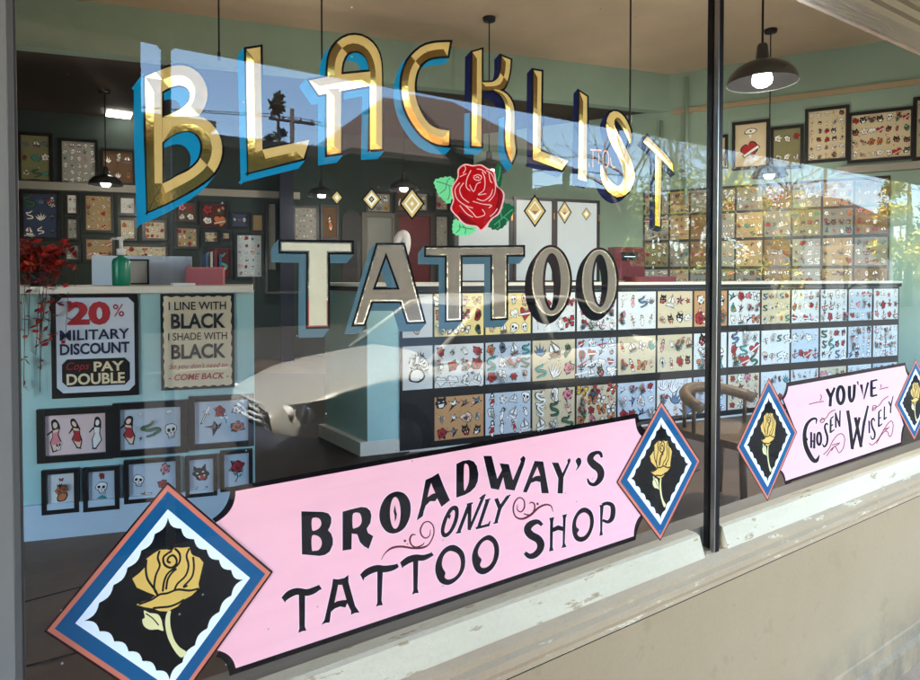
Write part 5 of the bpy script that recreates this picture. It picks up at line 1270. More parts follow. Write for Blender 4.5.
ts_ = [(R5, "S", [(24, 338, 20), (70, 297, 27), (130, 275, 26), (200, 284, 26), (250, 270, 25), (298, 243, 18)]), (R5, "p", [(12, 322), (40, 362), (50, 320)]), (R5, "p", [(292, 220), (318, 258), (290, 268)]), (R5, "p", [(142, 295), (190, 295), (188, 540), (200, 572), (170, 576), (137, 590), (146, 555)]),
       (R5, "p", [(400, 180), (440, 184), (485, 174), (518, 150), (518, 205), (568, 385), (602, 435), (570, 438), (535, 452), (537, 425), (508, 365), (494, 398), (455, 390), (415, 405), (386, 430), (376, 510), (345, 514), (312, 528), (336, 490), (392, 240)]), (R5, "p", [(440, 225), (440, 225), (440, 226)]), (R5, "h", [(440, 226), (470, 226), (502, 340), (470, 342), (430, 350), (412, 362)]),
       (R5, "S", [(617, 165, 20), (665, 126, 26), (730, 102, 26), (790, 106, 26), (850, 96, 22), (893, 78, 14)]), (R5, "p", [(606, 148), (630, 198), (645, 150)]), (R5, "p", [(735, 115), (778, 115), (768, 345), (778, 380), (750, 382), (725, 392), (735, 360)]),
       (R6, "S", [(168, 335, 22), (215, 302, 26), (270, 285, 25), (330, 285, 22), (392, 260, 14)]), (R6, "p", [(150, 318), (170, 368), (190, 325)]), (R6, "p", [(385, 236), (408, 268), (385, 275)]), (R6, "p", [(250, 295), (290, 295), (284, 520), (293, 552), (266, 554), (242, 566), (252, 530)]),
       (R6, "P", [(560, 188), (628, 238), (645, 320), (625, 400), (570, 465), (510, 492), (450, 468), (418, 390), (430, 300), (485, 215)]), (R6, "H", [(545, 236), (592, 262), (611, 320), (598, 390), (560, 435), (515, 450), (488, 432), (495, 400), (478, 370), (468, 335), (478, 280), (508, 243)]),
       (R6, "P", [(820, 113), (875, 145), (900, 210), (893, 290), (850, 370), (785, 411), (730, 392), (698, 325), (700, 245), (745, 160)]), (R6, "H", [(812, 152), (853, 180), (864, 240), (850, 310), (815, 352), (776, 362), (756, 340), (768, 300), (745, 268), (742, 228), (770, 175)])]
sh_ = [(R7, "S", [(318, 266, 13), (290, 242, 17), (255, 246, 22), (220, 270, 27), (208, 305, 28), (235, 342, 30), (285, 370, 30), (308, 410, 29), (298, 455, 25), (262, 492, 23), (222, 500, 20), (188, 474, 14)]),
       (R7, "p", [(372, 212), (410, 204), (402, 240), (398, 430), (405, 458), (370, 466), (376, 430), (378, 240)]), (R7, "p", [(470, 190), (508, 180), (497, 215), (490, 400), (503, 430), (465, 440), (473, 410), (476, 215)]), (R7, "p", [(396, 286), (440, 266), (480, 280), (480, 312), (440, 303), (398, 320)]),
       (R7, "P", [(640, 132), (692, 162), (710, 230), (698, 302), (662, 368), (612, 393), (566, 372), (545, 308), (552, 228), (590, 158)]), (R7, "H", [(636, 170), (670, 192), (681, 240), (670, 302), (640, 345), (604, 354), (584, 330), (598, 300), (578, 278), (577, 236), (598, 190)]),
       (R7, "p", [(750, 116), (785, 106), (776, 200), (773, 310), (778, 340), (750, 348), (757, 310), (756, 130)]), (R7, "S", [(772, 112, 12), (810, 101, 14), (846, 116, 17), (855, 160, 19), (845, 215, 18), (815, 241, 13), (776, 228, 10)])]
fl_ = [(R6, [(10, 300, 2), (38, 252, 4), (90, 212, 8), (160, 201, 8), (250, 213, 8), (325, 208, 8), (372, 180, 5), (405, 110, 5), (403, 50, 5), (372, 14, 5), (332, 22, 5), (306, 70, 6), (314, 115, 6), (345, 137, 5), (376, 115, 4), (380, 72, 2)]),
       (R6, [(335, 170, 2), (318, 190, 5), (270, 206, 6), (236, 185, 6), (226, 145, 7), (243, 112, 6), (270, 112, 3)]), (R6, [(180, 158, 9), (197, 158, 9)]), (R6, [(204, 182, 4), (212, 182, 4)]),
       (R7, [(400, 165, 2), (386, 122, 5), (345, 111, 7), (290, 135, 8), (232, 188, 9), (170, 218, 8), (120, 203, 6), (100, 150, 6), (112, 90, 6), (146, 58, 5), (180, 78, 5), (184, 130, 6), (160, 165, 5), (132, 150, 4), (132, 110, 2)]),
       (R7, [(178, 180, 4), (228, 188, 6), (258, 152, 6), (260, 108, 6), (236, 93, 5), (220, 105, 2)]), (R7, [(276, 106, 9), (292, 104, 9)])]
def arcpts(p, q, ctrl, n=9): return [((1 - t) ** 2 * p[0] + 2 * t * (1 - t) * ctrl[0] + t * t * q[0], (1 - t) ** 2 * p[1] + 2 * t * (1 - t) * ctrl[1] + t * t * q[1]) for t in [i / n for i in range(n + 1)]]
pink1 = arcpts((215, 523), (235.5, 491.2), (236, 512)) + [(635, 418.4)] + arcpts((635, 418.4), (641.5, 436), (636, 432)) + [(616.5, 481.9), (640.5, 515.5)] + arcpts((640.5, 515.5), (633.7, 536.2), (634, 522)) + [(235.7, 668.3)] + arcpts((235.7, 668.3), (217, 650.5), (233, 653)) + [(272.9, 571.4)]
bord1 = arcpts((212, 519), (230.5, 487), (230, 508)) + [(636.5, 413.5)] + arcpts((638, 414), (646, 430), (640, 428)) + [(620, 480), (646, 514)] + arcpts((645, 515), (635.5, 540), (638, 524)) + [(229.5, 676)] + arcpts((229.5, 676), (216, 657), (228, 659)) + [(262, 571.4)]
banner("long pink banner reading Broadway's only tattoo shop in black lettering", pink1, bord1, [("black lettering BROADWAY'S", bw_), ("black lettering ONLY", on_), ("black lettering TATTOO SHOP", ts_ + sh_)], fl_, G(440, 540, .006))
Q = crop(795, 375, 7.558)
you = [(Q, "s", [(240, 104, 12), (270, 168, 13)]), (Q, "s", [(300, 95, 9), (270, 165, 12), (265, 238, 12)]), (Q, "O", [(x, y, 13) for x, y in ell(345, 152, 25, 64, 14)]), (Q, "S", [(412, 82, 13), (412, 160, 13), (425, 200, 11), (444, 165, 11), (450, 72, 12)]), (Q, "s", [(472, 48, 8), (478, 76, 4)]), (Q, "s", [(500, 72, 12), (520, 182, 11), (553, 55, 9)]), (Q, "s", [(578, 48, 11), (578, 164, 12)]), (Q, "s", [(572, 48, 8), (622, 36, 7)]), (Q, "s", [(576, 104, 8), (612, 95, 7)]), (Q, "s", [(576, 162, 9), (622, 150, 7)])]
cho = [(Q, "S", [(158, 372, 3), (162, 335, 8), (140, 330, 10), (110, 348, 11), (85, 385, 13), (72, 450, 15), (80, 530, 17), (108, 600, 18), (140, 645, 17), (165, 645, 14), (184, 605, 3)]), (Q, "p", [(85, 465), (100, 488), (85, 505)]), (Q, "s", [(122, 432, 9), (122, 552, 9)]), (Q, "s", [(147, 440, 8), (145, 556, 9)]), (Q, "s", [(120, 505, 6), (147, 497, 6)]), (Q, "O", [(x, y, 9) for x, y in ell(182, 482, 15, 46, 12)]),
       (Q, "S", [(250, 378, 4), (238, 366, 7), (225, 390, 8), (232, 425, 9), (245, 470, 9), (240, 520, 8), (220, 542, 7), (208, 520, 4)]), (Q, "s", [(270, 335, 8), (268, 438, 8)]), (Q, "s", [(268, 332, 6), (292, 312, 5)]), (Q, "s", [(268, 388, 5), (288, 374, 5)]), (Q, "s", [(268, 436, 6), (298, 412, 5)]), (Q, "s", [(307, 288, 7), (309, 400, 7)]), (Q, "s", [(305, 285, 7), (336, 385, 7)]), (Q, "s", [(341, 268, 6), (337, 392, 7)])]
wis = [(Q, "s", [(398, 268, 13), (415, 375, 13), (434, 560, 13)]), (Q, "p", [(404, 365), (432, 395), (410, 410)]), (Q, "s", [(432, 562, 9), (488, 320, 10)]), (Q, "s", [(456, 320, 12), (500, 545, 12)]), (Q, "s", [(497, 545, 9), (520, 370, 11), (552, 232, 8)]), (Q, "p", [(512, 350), (535, 372), (508, 400)]), (Q, "s", [(560, 345, 7), (562, 440, 7)]),
       (Q, "S", [(604, 350, 4), (592, 328, 7), (578, 350, 7), (584, 395, 8), (602, 435, 8), (600, 475, 7), (582, 485, 6), (570, 460, 4)]), (Q, "s", [(634, 278, 7), (632, 392, 7)]), (Q, "s", [(632, 278, 5), (655, 262, 5)]), (Q, "s", [(632, 332, 5), (650, 320, 5)]), (Q, "s", [(632, 390, 6), (660, 368, 5)]), (Q, "s", [(676, 238, 6), (674, 340, 6)]), (Q, "s", [(674, 338, 5), (694, 318, 5)]), (Q, "s", [(708, 200, 6), (724, 238, 6)]), (Q, "s", [(742, 158, 4), (724, 235, 6), (722, 288, 6)])]
f2_ = [(Q, [(x, y, 3.2) for x, y in p]) for p in ([(105, 222), (160, 208), (218, 199)], [(190, 195), (200, 165), (192, 148)], [(638, 108), (705, 92)], [(650, 95), (650, 70)], [(190, 350), (205, 325), (225, 340), (205, 360), (190, 345), (235, 325), (262, 285), (305, 262)], [(215, 602), (255, 560), (285, 500), (320, 455), (355, 445), (375, 480), (365, 550), (335, 588), (318, 565), (300, 540), (275, 575)], [(240, 612), (280, 555), (335, 520)], [(280, 530), (340, 512)],
       [(560, 515), (585, 528), (625, 490), (665, 425), (700, 370), (730, 348), (742, 385), (730, 450), (712, 465), (700, 430), (680, 425)], [(615, 520), (655, 450), (700, 405)], [(665, 415), (715, 395)], [(585, 275), (590, 235), (615, 235), (600, 265), (585, 255), (630, 235), (665, 190), (705, 160)])]
pink2 = arcpts((783.5, 399.5), (788.4, 386.5), (787.5, 395)) + [(904.8, 365.6)] + arcpts((904.8, 365.6), (908.5, 376), (905.5, 373)) + [(897, 405), (903.5, 425)] + arcpts((903.5, 425), (900.8, 442.2), (901, 430)) + [(785.7, 480.9)] + arcpts((785.7, 480.9), (780.5, 470), (785, 473)) + [(796.5, 432)]
bord2 = arcpts((781.5, 398), (786.3, 382.5), (786, 392)) + [(905.2, 362.5)] + arcpts((905.2, 362.5), (910, 374), (907, 372)) + [(899, 405), (905.5, 425)] + arcpts((905.5, 425), (901.8, 444.6), (903, 431)) + [(784.6, 484)] + arcpts((784.6, 484), (779, 471), (783.5, 475)) + [(794, 432)]
banner("small pink banner reading You've chosen wisely in the right pane", pink2, bord2, [("black lettering YOU'VE", you), ("black lettering CHOSEN", cho), ("black lettering WISELY", wis)], f2_, G(845, 425, .006))

# ------------------------------------------------------------------ rose badges (four big diamonds)
M_salmon = mat("salmon edge paint", (214, 118, 92), .5, spec=.03)
M_badge_blue = mat("badge blue paint", (20, 84, 124), .5, spec=.03, var=.04, scale=8)
M_badge_white = mat("badge white paint", (240, 240, 240), .5, spec=.03)
M_badge_black = mat("badge black paint", (14, 11, 10), .5, spec=.04)
M_badge_gold = mat("rose gold paint", (232, 184, 88), .4, metal=.15, var=.05, scale=20)
M_badge_gold2 = mat("pale gold stem paint", (232, 214, 150), .45, var=.05, scale=20)
M_edge_dark = mat("dark maroon edge paint", (48, 18, 18), .45, spec=.03)
rc = crop(120, 530, 5.033)
ROSE = [("fill", ([(62, 245), (100, 215), (128, 185), (133, 145), (170, 118), (200, 100), (235, 98), (262, 104), (275, 88), (310, 90), (350, 86), (358, 118), (368, 128), (400, 140), (420, 165), (408, 215), (395, 270), (398, 293), (360, 330), (322, 350), (290, 385), (240, 410), (200, 408), (165, 395), (120, 388), (82, 376), (110, 362), (150, 350), (180, 330), (130, 310), (85, 290)]))]
RL = [[(133, 150), (130, 200), (140, 250), (175, 300), (190, 330)], [(200, 104), (190, 140), (200, 180), (180, 230), (172, 290), (185, 320)], [(262, 106), (240, 118), (218, 140), (225, 175), (255, 190), (280, 175), (285, 150), (268, 128), (245, 138), (240, 158), (255, 165)], [(275, 92), (300, 120), (300, 160), (275, 190), (240, 220), (222, 260), (215, 310)], [(350, 92), (335, 130), (345, 180), (330, 230), (290, 270), (275, 300)], [(368, 135), (372, 190), (360, 240), (320, 285), (340, 280)], [(395, 295), (350, 305), (290, 300), (240, 318), (200, 325), (160, 350), (95, 374)], [(322, 350), (290, 370), (250, 385), (200, 390), (165, 394)], [(285, 195), (262, 215), (240, 250), (232, 300)]]
STEM = catmull([(240, 412), (230, 440), (228, 480), (240, 540), (270, 600), (298, 636), (315, 640), (336, 616), (300, 590), (272, 550), (255, 490), (252, 440), (256, 408)], 3, True)
LEAF = catmull([(120, 405), (150, 418), (190, 424), (208, 452), (214, 482), (218, 508), (190, 500), (150, 502), (120, 482), (112, 452), (125, 440)], 3, True)
def badge(Lp, Tp, Rp, label, rose_w=1.0, yy=.0055):
    l, t, r = G(*Lp, yy), G(*Tp, yy), G(*Rp, yy)
    cxw = (l.x + r.x) / 2; czw = (l.z + r.z) / 2; hw = (r.x - l.x) / 2; hh = t.z - czw
    root = thing("rose_badge", label, "badge", (cxw, yy, czw), "rose badges on the glass")
    P = Paint(); S = 100.0
    def dm(f): return [(0, S * f), (S * f, 0), (0, -S * f), (-S * f, 0)]
    P.poly(1, "edge", dm(1.0)); P.poly(2, "salmon", dm(.975)); P.poly(3, "blue", dm(.92)); P.poly(4, "white", dm(.765))
    def scal(f, n, dep):
        o = []; d = dm(f)
        for i in range(4):
            a, b = Vector(d[i]), Vector(d[(i + 1) % 4]); nrm = Vector(((a + b) / 2)).normalized()
            for k in range(n):
                for j in range(5):
                    u = (k + j / 5) / n; p = a.lerp(b, u); o.append(tuple(p - nrm * dep * S * math.sin(math.pi * (j / 5)) * (1 if 0 < u < 1 else 0)))
        return o
    P.poly(5, "black", scal(.695, 6, .032))
    # the traced rose, carried over from the first badge
    l1, t1_, r1 = G(43.7, 632.3, yy), G(168.6, 481.5, yy), G(272.9, 571.4, yy)
    c1 = Vector(((l1.x + r1.x) / 2, 0, (l1.z + r1.z) / 2)); h1 = (r1.x - l1.x) / 2; v1 = t1_.z - c1.z
    def conv(p):
        w_ = G(*rc(p[0], p[1]), yy); return ((w_.x - c1.x) / h1 * S * rose_w, (w_.z - c1.z) / v1 * S)
    P.poly(6, "gold", [conv(p) for p in ROSE[0][1]]); P.poly(6, "stem", [conv(p) for p in STEM]); P.poly(6, "stem", [conv(p) for p in LEAF])
    for ln in RL: P.stroke(7, "black", [(x, y, .95) for x, y in [conv(p) for p in ln]])
    P.stroke(7, "black", [(x, y, .5) for x, y in [conv(p) for p in ((130, 420), (165, 445), (195, 480))]])
    ms = P.meshes(lambda v: Vector((cxw + v[0] / S * hw, yy, czw + v[1] / S * hh)))
    def multi(nm, keys, mats_):
        vv, ff, fm = [], [], []
        for i, k in enumerate(keys):
            b = len(vv); vv += ms[k][0]; ff += [[b + j for j in f] for f in ms[k][1]]; fm += [i] * len(ms[k][1])
        return obj(nm, vv, ff, mats_, root, fm)
    multi("border", ["edge", "salmon", "blue", "white"], [M_edge_dark, M_salmon, M_badge_blue, M_badge_white]); obj("field", *ms["black"], M_badge_black, root)
    multi("rose", ["gold", "stem"], [M_badge_gold, M_badge_gold2])
badge((43.7, 632.3), (168.6, 481.5), (272.9, 571.4), "largest rose badge, bottom left corner of the glass")
badge((616.5, 481.9), (662.2, 400.5), (700.5, 461.4), "rose badge between the long pink banner and the mullion", .84)
badge((736.2, 448), (769.7, 377.5), (797.2, 432), "rose badge just right of the mullion before You've", .80)
badge((895.2, 406.5), (916.5, 359), (933.5, 394), "rose badge cut off at the right edge after Wisely", .78)
# ================================================================== the street that the glass mirrors
RZ = -0.15
M_roof = mat("brown shingle roof", (70, 56, 49), .85, var=.16, scale=5, bump=.3, bscale=30)
M_roof2 = mat("dark shingle roof", (44, 38, 36), .85, var=.16, scale=5, bump=.3, bscale=30)
M_wall_b = mat("brown house siding", (44, 32, 26), .8, var=.12, scale=4, stretch=(1, 1, 9))
M_wall_g = mat("dark green siding", (30, 36, 33), .8, var=.12, scale=4, stretch=(1, 1, 9))
M_wall_w = mat("white house siding", (190, 186, 174), .7, var=.05, scale=4, stretch=(1, 1, 9))
M_trim = mat("worn trim paint", (84, 78, 70), .6, var=.04, scale=6)
M_win = mat("dark window", (10, 12, 14), .25, spec=.25)
def wbox(name, x0, x1, y0, y1, z0, z1, m, parent, extra=None):
    return MB().box((x0, y0, z0), (x1, y1, z1)).build(name, m, parent)
def hip_roof(name, x0, x1, y0, y1, z0, h, inset, m, parent, ov=.5):
    x0 -= ov; x1 += ov; y0 -= ov; y1 += ov; ym = (y0 + y1) / 2; il, ir = (f * (x1 - x0) for f in inset)
    vs = [(x0, y0, z0), (x1, y0, z0), (x1, y1, z0), (x0, y1, z0), (x0 + il, ym, z0 + h), (x1 - ir, ym, z0 + h), (x0, y0, z0 - .18), (x1, y0, z0 - .18), (x1, y1, z0 - .18), (x0, y1, z0 - .18)]
    return obj(name, vs, [(0, 1, 5, 4), (2, 3, 4, 5), (1, 2, 5), (3, 0, 4), (6, 9, 8, 7), (0, 6, 7, 1), (1, 7, 8, 2), (2, 8, 9, 3), (3, 9, 6, 0)], m, parent)
def win(parent, x, y, z, w_, h, face=1):
    m = MB().box((x - w_ / 2 - .08, y, z - .08), (x + w_ / 2 + .08, y + .06 * face, z)).box((x - w_ / 2 - .08, y, z + h), (x + w_ / 2 + .08, y + .06 * face, z + h + .08)).box((x - w_ / 2 - .08, y, z + .0005), (x - w_ / 2, y + .06 * face, z + h - .0005)).box((x + w_ / 2, y, z + .0005), (x + w_ / 2 + .08, y + .06 * face, z + h - .0005))
    f = m.build("window", M_trim, parent)
    MB().box((x - w_ / 2 + .001, y, z + .001), (x + w_ / 2 - .001, y + .02 * face, z + h - .001)).build("pane", M_win, f)

# flat-roofed dark shop far left of the mirror view
Y = -19.0
x0, x1 = at(150, Y), at(352, Y)
zt_ = hz(290, 147, Y)
root = thing("flat_roofed_building", "dark green flat roofed building across the street, mirrored left under the gold L", "building", (x0, Y - 3, RZ))
wbox("wall", x0 - 3, x1, Y - 8, Y, RZ, zt_ - .35, M_wall_g, root)
wbox("roof", x0 - 3.2, x1 + .3, Y - 8.2, Y + .6, zt_ - .35, zt_, M_roof2, root)
for k in range(4): win(root, x0 + (x1 - x0) * (k + .5) / 4, Y, 1.0, 1.1, 1.3)
wbox("awning_strip", x0 - 2, x0 + (x1 - x0) * .25, Y + .61, Y + 1.4, hz(228, 140, Y), hz(228, 140, Y) + .2, M_trim, root)
# brown hip-roofed house
Y = -17.0
xa, xb = at(345, Y), at(478, Y)
ze = hz(400, 158, Y)
root = thing("brown_house", "brown hip roofed house with a brick chimney, mirrored behind the gold letters A and C", "house", (xa, Y - 4, RZ))
wbox("wall", xa + .6, xb - .6, Y - 9, Y, RZ, ze - .05, M_wall_b, root)
ridge_h = hz(452, 109, Y - 4.5) - ze
rf = hip_roof("roof", xa + .6, xb - .6, Y - 9, Y, ze, ridge_h, (.70, .12), M_roof, root, ov=.7)
cxx = at(384, Y - 3.2)
ch = MB().box((cxx - .42, Y - 3.9, ze), (cxx + .42, Y - 3.2, hz(388, 112, Y - 3.2))).box((cxx - .5, Y - 3.98, hz(388, 112, Y - 3.2)), (cxx + .5, Y - 3.12, hz(388, 110, Y - 3.2)))
ch.build("chimney", M_brick, rf)
MB().tube([(cxx, Y - 3.5, hz(388, 111, Y - 3.2)), (cxx, Y - 3.5, hz(388, 102, Y - 3.2))], .10, 8).build("chimney_pipe", mat("galvanised pipe", (120, 122, 124), .5, metal=.5), rf)
for k in range(3): win(root, xa + (xb - xa) * (k + .7) / 3.4, Y, .9, 1.1, 1.6)
wbox("porch_beam", xa + 1.0, xb - 1.0, Y + .01, Y + .5, hz(400, 196, Y), hz(400, 190, Y), mat("tan porch beam", (96, 74, 52), .6, var=.1, scale=5), root)
# second wing with dark porch gable
Y2 = -15.0
xa, xb = at(482, Y2), at(560, Y2)
ze = hz(520, 140, Y2)
root = thing("porch_house", "dark brown house with a sloping porch roof, mirrored between the gold K and second L", "house", (xa, Y2 - 3, RZ))
wbox("wall", xa, xb, Y2 - 7, Y2 - 1.6, RZ, ze, M_wall_b, root)
hip_roof("roof", xa, xb, Y2 - 7, Y2 - 1.6, ze, hz(500, 108, Y2 - 4) - ze, (.05, .5), M_roof, root, ov=.5)
zp = hz(530, 152, Y2)
obj("porch_roof", [(xa - .3, Y2 - 1.59, ze - .05), (xb + .2, Y2 - 1.59, ze - .05), (xb + .6, Y2 + .5, zp - .5), (xa - .5, Y2 + .5, zp - .5), (xa - .3, Y2 - 1.59, ze - .2), (xb + .2, Y2 - 1.59, ze - .2), (xb + .6, Y2 + .5, zp - .65), (xa - .5, Y2 + .5, zp - .65)], [(0, 1, 2, 3), (4, 7, 6, 5), (0, 3, 7, 4), (1, 5, 6, 2), (3, 2, 6, 7), (0, 4, 5, 1)], M_roof2, root)
for k in range(3):
    x = xa + (xb - xa) * k / 2.0
    MB().box((x - .09, Y2 + .2, RZ), (x + .09, Y2 + .38, zp - .62)).build("porch_post", M_wall_b, root)
win(root, (xa + xb) / 2, Y2 - 1.6, .9, 1.3, 1.6)
# white bungalow far right
Y3 = -20.0
xa = at(862, Y3); xb = at(893, Y3)
root = thing("white_bungalow", "small sunlit white bungalow mirrored at the far right of the glass", "house", (xa, Y3 - 3, RZ))
ze = hz(876, 222, Y3)
wbox("wall", xa, xb, Y3 - 7, Y3, RZ, ze, M_wall_w, root)
hip_roof("roof", xa, xb, Y3 - 7, Y3, ze, 2.2, (.1, .1), M_roof, root, ov=.3)
win(root, xa + (xb - xa) * .35, Y3, .8, 1.6, 1.3)
# low garden wall and hedge row that closes the street view
Y4 = -13.2
hd_ = MB().box((at(560, Y4), Y4 - .25, RZ), (at(905, Y4), Y4, RZ + .75))
tag(hd_.build("garden_wall", mat("stone garden wall", (70, 66, 60), .85, var=.2, scale=6, bump=.3), loc=(at(700, Y4), Y4, RZ)), "low stone garden wall across the street, mirrored right of the white boards", "wall")

Y5 = -24.0
xa, xb = at(556, Y5), at(652, Y5)
root = thing("dark_brick_shop", "dark brick shop across the street, mirrored behind the white boards", "building", (xa, Y5 - 3, RZ))
wbox("wall", xa, xb, Y5 - 9, Y5, RZ, hz(600, 196, Y5), M_brick, root)
wbox("roof", xa - .3, xb + .3, Y5 - 9.2, Y5 + .4, hz(600, 196, Y5) + .001, hz(600, 190, Y5), M_roof2, root)
for k in range(3): win(root, xa + (xb - xa) * (k + .5) / 3, Y5, 1.0, 2.2, 1.8)
# ------------------------------------------------------------------ trees
M_bark = mat("grey brown bark", (92, 80, 70), .9, var=.25, scale=8, bump=.5, bscale=20)
M_twig = mat("pale twig bark", (150, 140, 126), .9, var=.2, scale=8)
def bare_tree(label, x, y, h, seed, spread=1.0, depth=5, group="bare trees along the street"):
    rng = random.Random(seed); root = thing("bare_tree", label, "tree", (x, y, RZ), group)
    tr = MB(); tw = MB()
    def grow(p, d, L, r, k):
        n = 4; pts = [p]; q = p; dd = d
        for i in range(n):
            dd = (dd + Vector((rng.uniform(-.2, .2), rng.uniform(-.2, .2), rng.uniform(-.04, .14)))).normalized(); q = q + dd * L / n; pts.append(q)
        (tr if k <= 1 else tw).tube(pts, [r * (1 - .42 * i / n) for i in range(n + 1)], 6 if k <= 1 else (4 if k < 4 else 3), caps=False)
        if k >= depth: return
        m = rng.choice((2, 3, 3)) if k else 4
        for i in range(m):
            b = pts[rng.choice((2, 3, 4))] if i else pts[-1]
            a = rng.uniform(0, 6.28); e = rng.uniform(.35, .85) * spread
            u = dd.cross(Vector((.3, .8, .2))).normalized(); v = dd.cross(u)
            nd = (dd * math.cos(e) + (u * math.cos(a) + v * math.sin(a)) * math.sin(e)).normalized()
            grow(b, nd, L * rng.uniform(.62, .84), r * .56, k + 1)
    grow(Vector((x, y, RZ)), Vector((rng.uniform(-.1, .1), rng.uniform(-.1, .1), 1)), h * .27, h * .020, 0)
    tr.build("trunk", M_bark, root, smooth=True); tw.build("branches", M_twig, root)
    return root
def leafy(name, label, x, y, h, rx, ry, z0, col, seed, n=2600, size=.16, cat="tree", trunk=True, clumps=26, group=None):
    rng = random.Random(seed); root = thing(name, label, cat, (x, y, RZ), group)
    if trunk:
        t = MB().tube([(x, y, RZ), (x + .1, y, h * .5), (x, y, h * .9)], [h * .03, h * .022, h * .006], 7)
        for k in range(6):
            a = k * 1.05; zz = z0 + (h - z0) * (.15 + .12 * k); t.tube([(x, y, zz), (x + rx * .7 * math.cos(a), y + ry * .7 * math.sin(a), zz + .4)], [h * .010, h * .003], 5)
        t.build("trunk", M_bark, root, smooth=True)
    lf = MB(); cl = []
    for i in range(clumps):
        a = rng.uniform(0, 6.28); v = rng.uniform(0, 1); rr = math.sqrt(rng.random()) * (math.sin(math.pi * (.12 + .80 * v)) ** .7)
        cl.append((x + rx * rr * math.cos(a), y + ry * rr * math.sin(a), z0 + (h - z0) * v, rng.uniform(.16, .34) * min(rx, (h - z0) / 2)))
    for i in range(n):
        c_ = rng.choice(cl); d = Vector((rng.gauss(0, 1), rng.gauss(0, 1), rng.gauss(0, .8))).normalized() * c_[3] * rng.uniform(.35, 1.08)
        p = Vector(c_[:3]) + d; u = Vector((rng.gauss(0, 1), rng.gauss(0, 1), rng.gauss(0, 1))).normalized(); v = u.cross(d).normalized() if u.cross(d).length > 1e-6 else Vector((1, 0, 0))
        L = size * rng.uniform(.6, 1.3)
        lf.add([p, p + u * L * .5 + v * L * .3, p + u * L, p + u * L * .5 - v * L * .3], [(0, 1, 2, 3)], rng.randrange(3))
    lf.build("crown", [mat(name + " leaf %d %s" % (i, col), tuple(int(q * f) for q in col), .7) for i, f in enumerate((.8, 1.0, 1.2))], root)
    return root
bare_tree("large bare tree with spreading branches mirrored behind the gold S and T", at(672, -11), -11, 12.0, 5, 1.1, 6)
bare_tree("slender bare tree mirrored between the gold I and S", at(622, -14), -14, 10.5, 41, 1.0, 6)
bare_tree("bare street tree mirrored just right of the mullion", at(745, -12.5), -12.5, 10.0, 8, 1.0, 6)
bare_tree("bare tree with drooping twigs mirrored under the pendant lamp", at(800, -13.5), -13.5, 9.5, 12, 1.2, 6)
bare_tree("small bare tree mirrored at the right beside the utility pole", at(846, -16), -16, 6.0, 15, 1.1, 5)
IVY = (122, 130, 60); OLV = (206, 192, 78); DKG = (62, 82, 50)
leafy("ivy_clad_bush", "tall mottled ivy bush mirrored under the end of BLACKLIST", at(668, -10.2), -10.2, hz(670, 172, -10.2), 1.5, 1.0, .1, IVY, 31, 2600, .14, "bush", False, 34)
leafy("ivy_clad_bush", "rounded olive bush mirrored just right of the mullion", at(735, -10.6), -10.6, hz(735, 178, -10.6), 1.4, 1.0, .0, OLV, 32, 2200, .14, "bush", False, 30)
leafy("olive_shrub", "low yellow green shrub mirrored over the wall of flash sheets", at(785, -11.5), -11.5, hz(785, 190, -11.5), 1.9, 1.0, .0, OLV, 33, 2400, .15, "bush", False, 30)
leafy("conifer_tree", "yellow green conifer mirrored at the far right edge", at(908, -14), -14, hz(908, 160, -14), 2.2, 2.0, .8, OLV, 34, 4200, .22)
leafy("cypress_tree", "narrow dark cypress mirrored between the gold L and A", at(279, -24), -24, hz(279, 112, -24) + .6, .5, .5, .4, (36, 46, 34), 35, 2600, .2, "tree", True, 44)
leafy("palm_like_tree", "small dark round tree mirrored beside the utility pole at right", at(842, -24), -24, hz(842, 204, -24), 1.0, 1.0, 1.6, DKG, 36, 1200, .2)
leafy("golden_tree", "small golden tree mirrored left of the utility pole", at(833, -26), -26, hz(833, 198, -26), 1.0, 1.0, 1.2, (176, 140, 52), 37, 1200, .2)

far_spots = [(470, -34, 190, "behind the porch house"), (655, -33, 205, "behind the dark brick shop"), (690, -36, 196, "past the large bare tree"), (722, -38, 200, "just right of the mullion"), (755, -40, 205, "under the pendant lamp"), (788, -42, 212, "over the middle of the wall rack"), (815, -44, 218, "left of the golden tree"), (858, -46, 216, "left of the white bungalow"), (900, -40, 214, "right of the white bungalow"), (930, -36, 190, "at the far right edge")]
for i, (px, y, pt, lab) in enumerate(far_spots):
    leafy("distant_tree", "distant dark green tree mirrored " + lab, at(px, y), y, hz(px, pt, y), 4.2 + (i % 3) * .8, 2.0, -.2, [(58, 66, 42), (70, 70, 44), (50, 58, 40)][i % 3], 60 + i, 1500, .55, "tree", True, 22, "distant trees down the street")
# ------------------------------------------------------------------ utility poles and wires
M_pole = mat("creosote pole", (64, 50, 42), .85, var=.2, scale=5)
def pole(label, px, y, ptop, r=.13, arms=True):
    x = at(px, y); zt2 = hz(px, ptop, y); root = thing("utility_pole", label, "utility pole", (x, y, RZ), "utility poles")
    MB().tube([(x, y, RZ), (x, y, zt2)], [r, r * .7], 10).build("pole", M_pole, root, smooth=True)
    tops = []
    if arms:
        for dz in (.5, 1.6):
            MB().box((x - 1.0, y - .06, zt2 - dz - .1), (x + 1.0, y + .06, zt2 - dz)).build("crossarm", M_pole, root)
            for ox in (-.9, -.4, .4, .9):
                MB().lathe((x + ox, y, zt2 - dz), [(.03, 0), (.06, .05), (.06, .10), (.03, .16), (0, .17)], 10).build("insulator", mat("insulator glaze", (90, 96, 100), .2), root, smooth=True)
                tops.append((x + ox, y, zt2 - dz + .15))
    return tops, (x, y, zt2)
ta, pa = pole("dark utility pole with insulators mirrored between the gold L and A", 293, -26, 109)
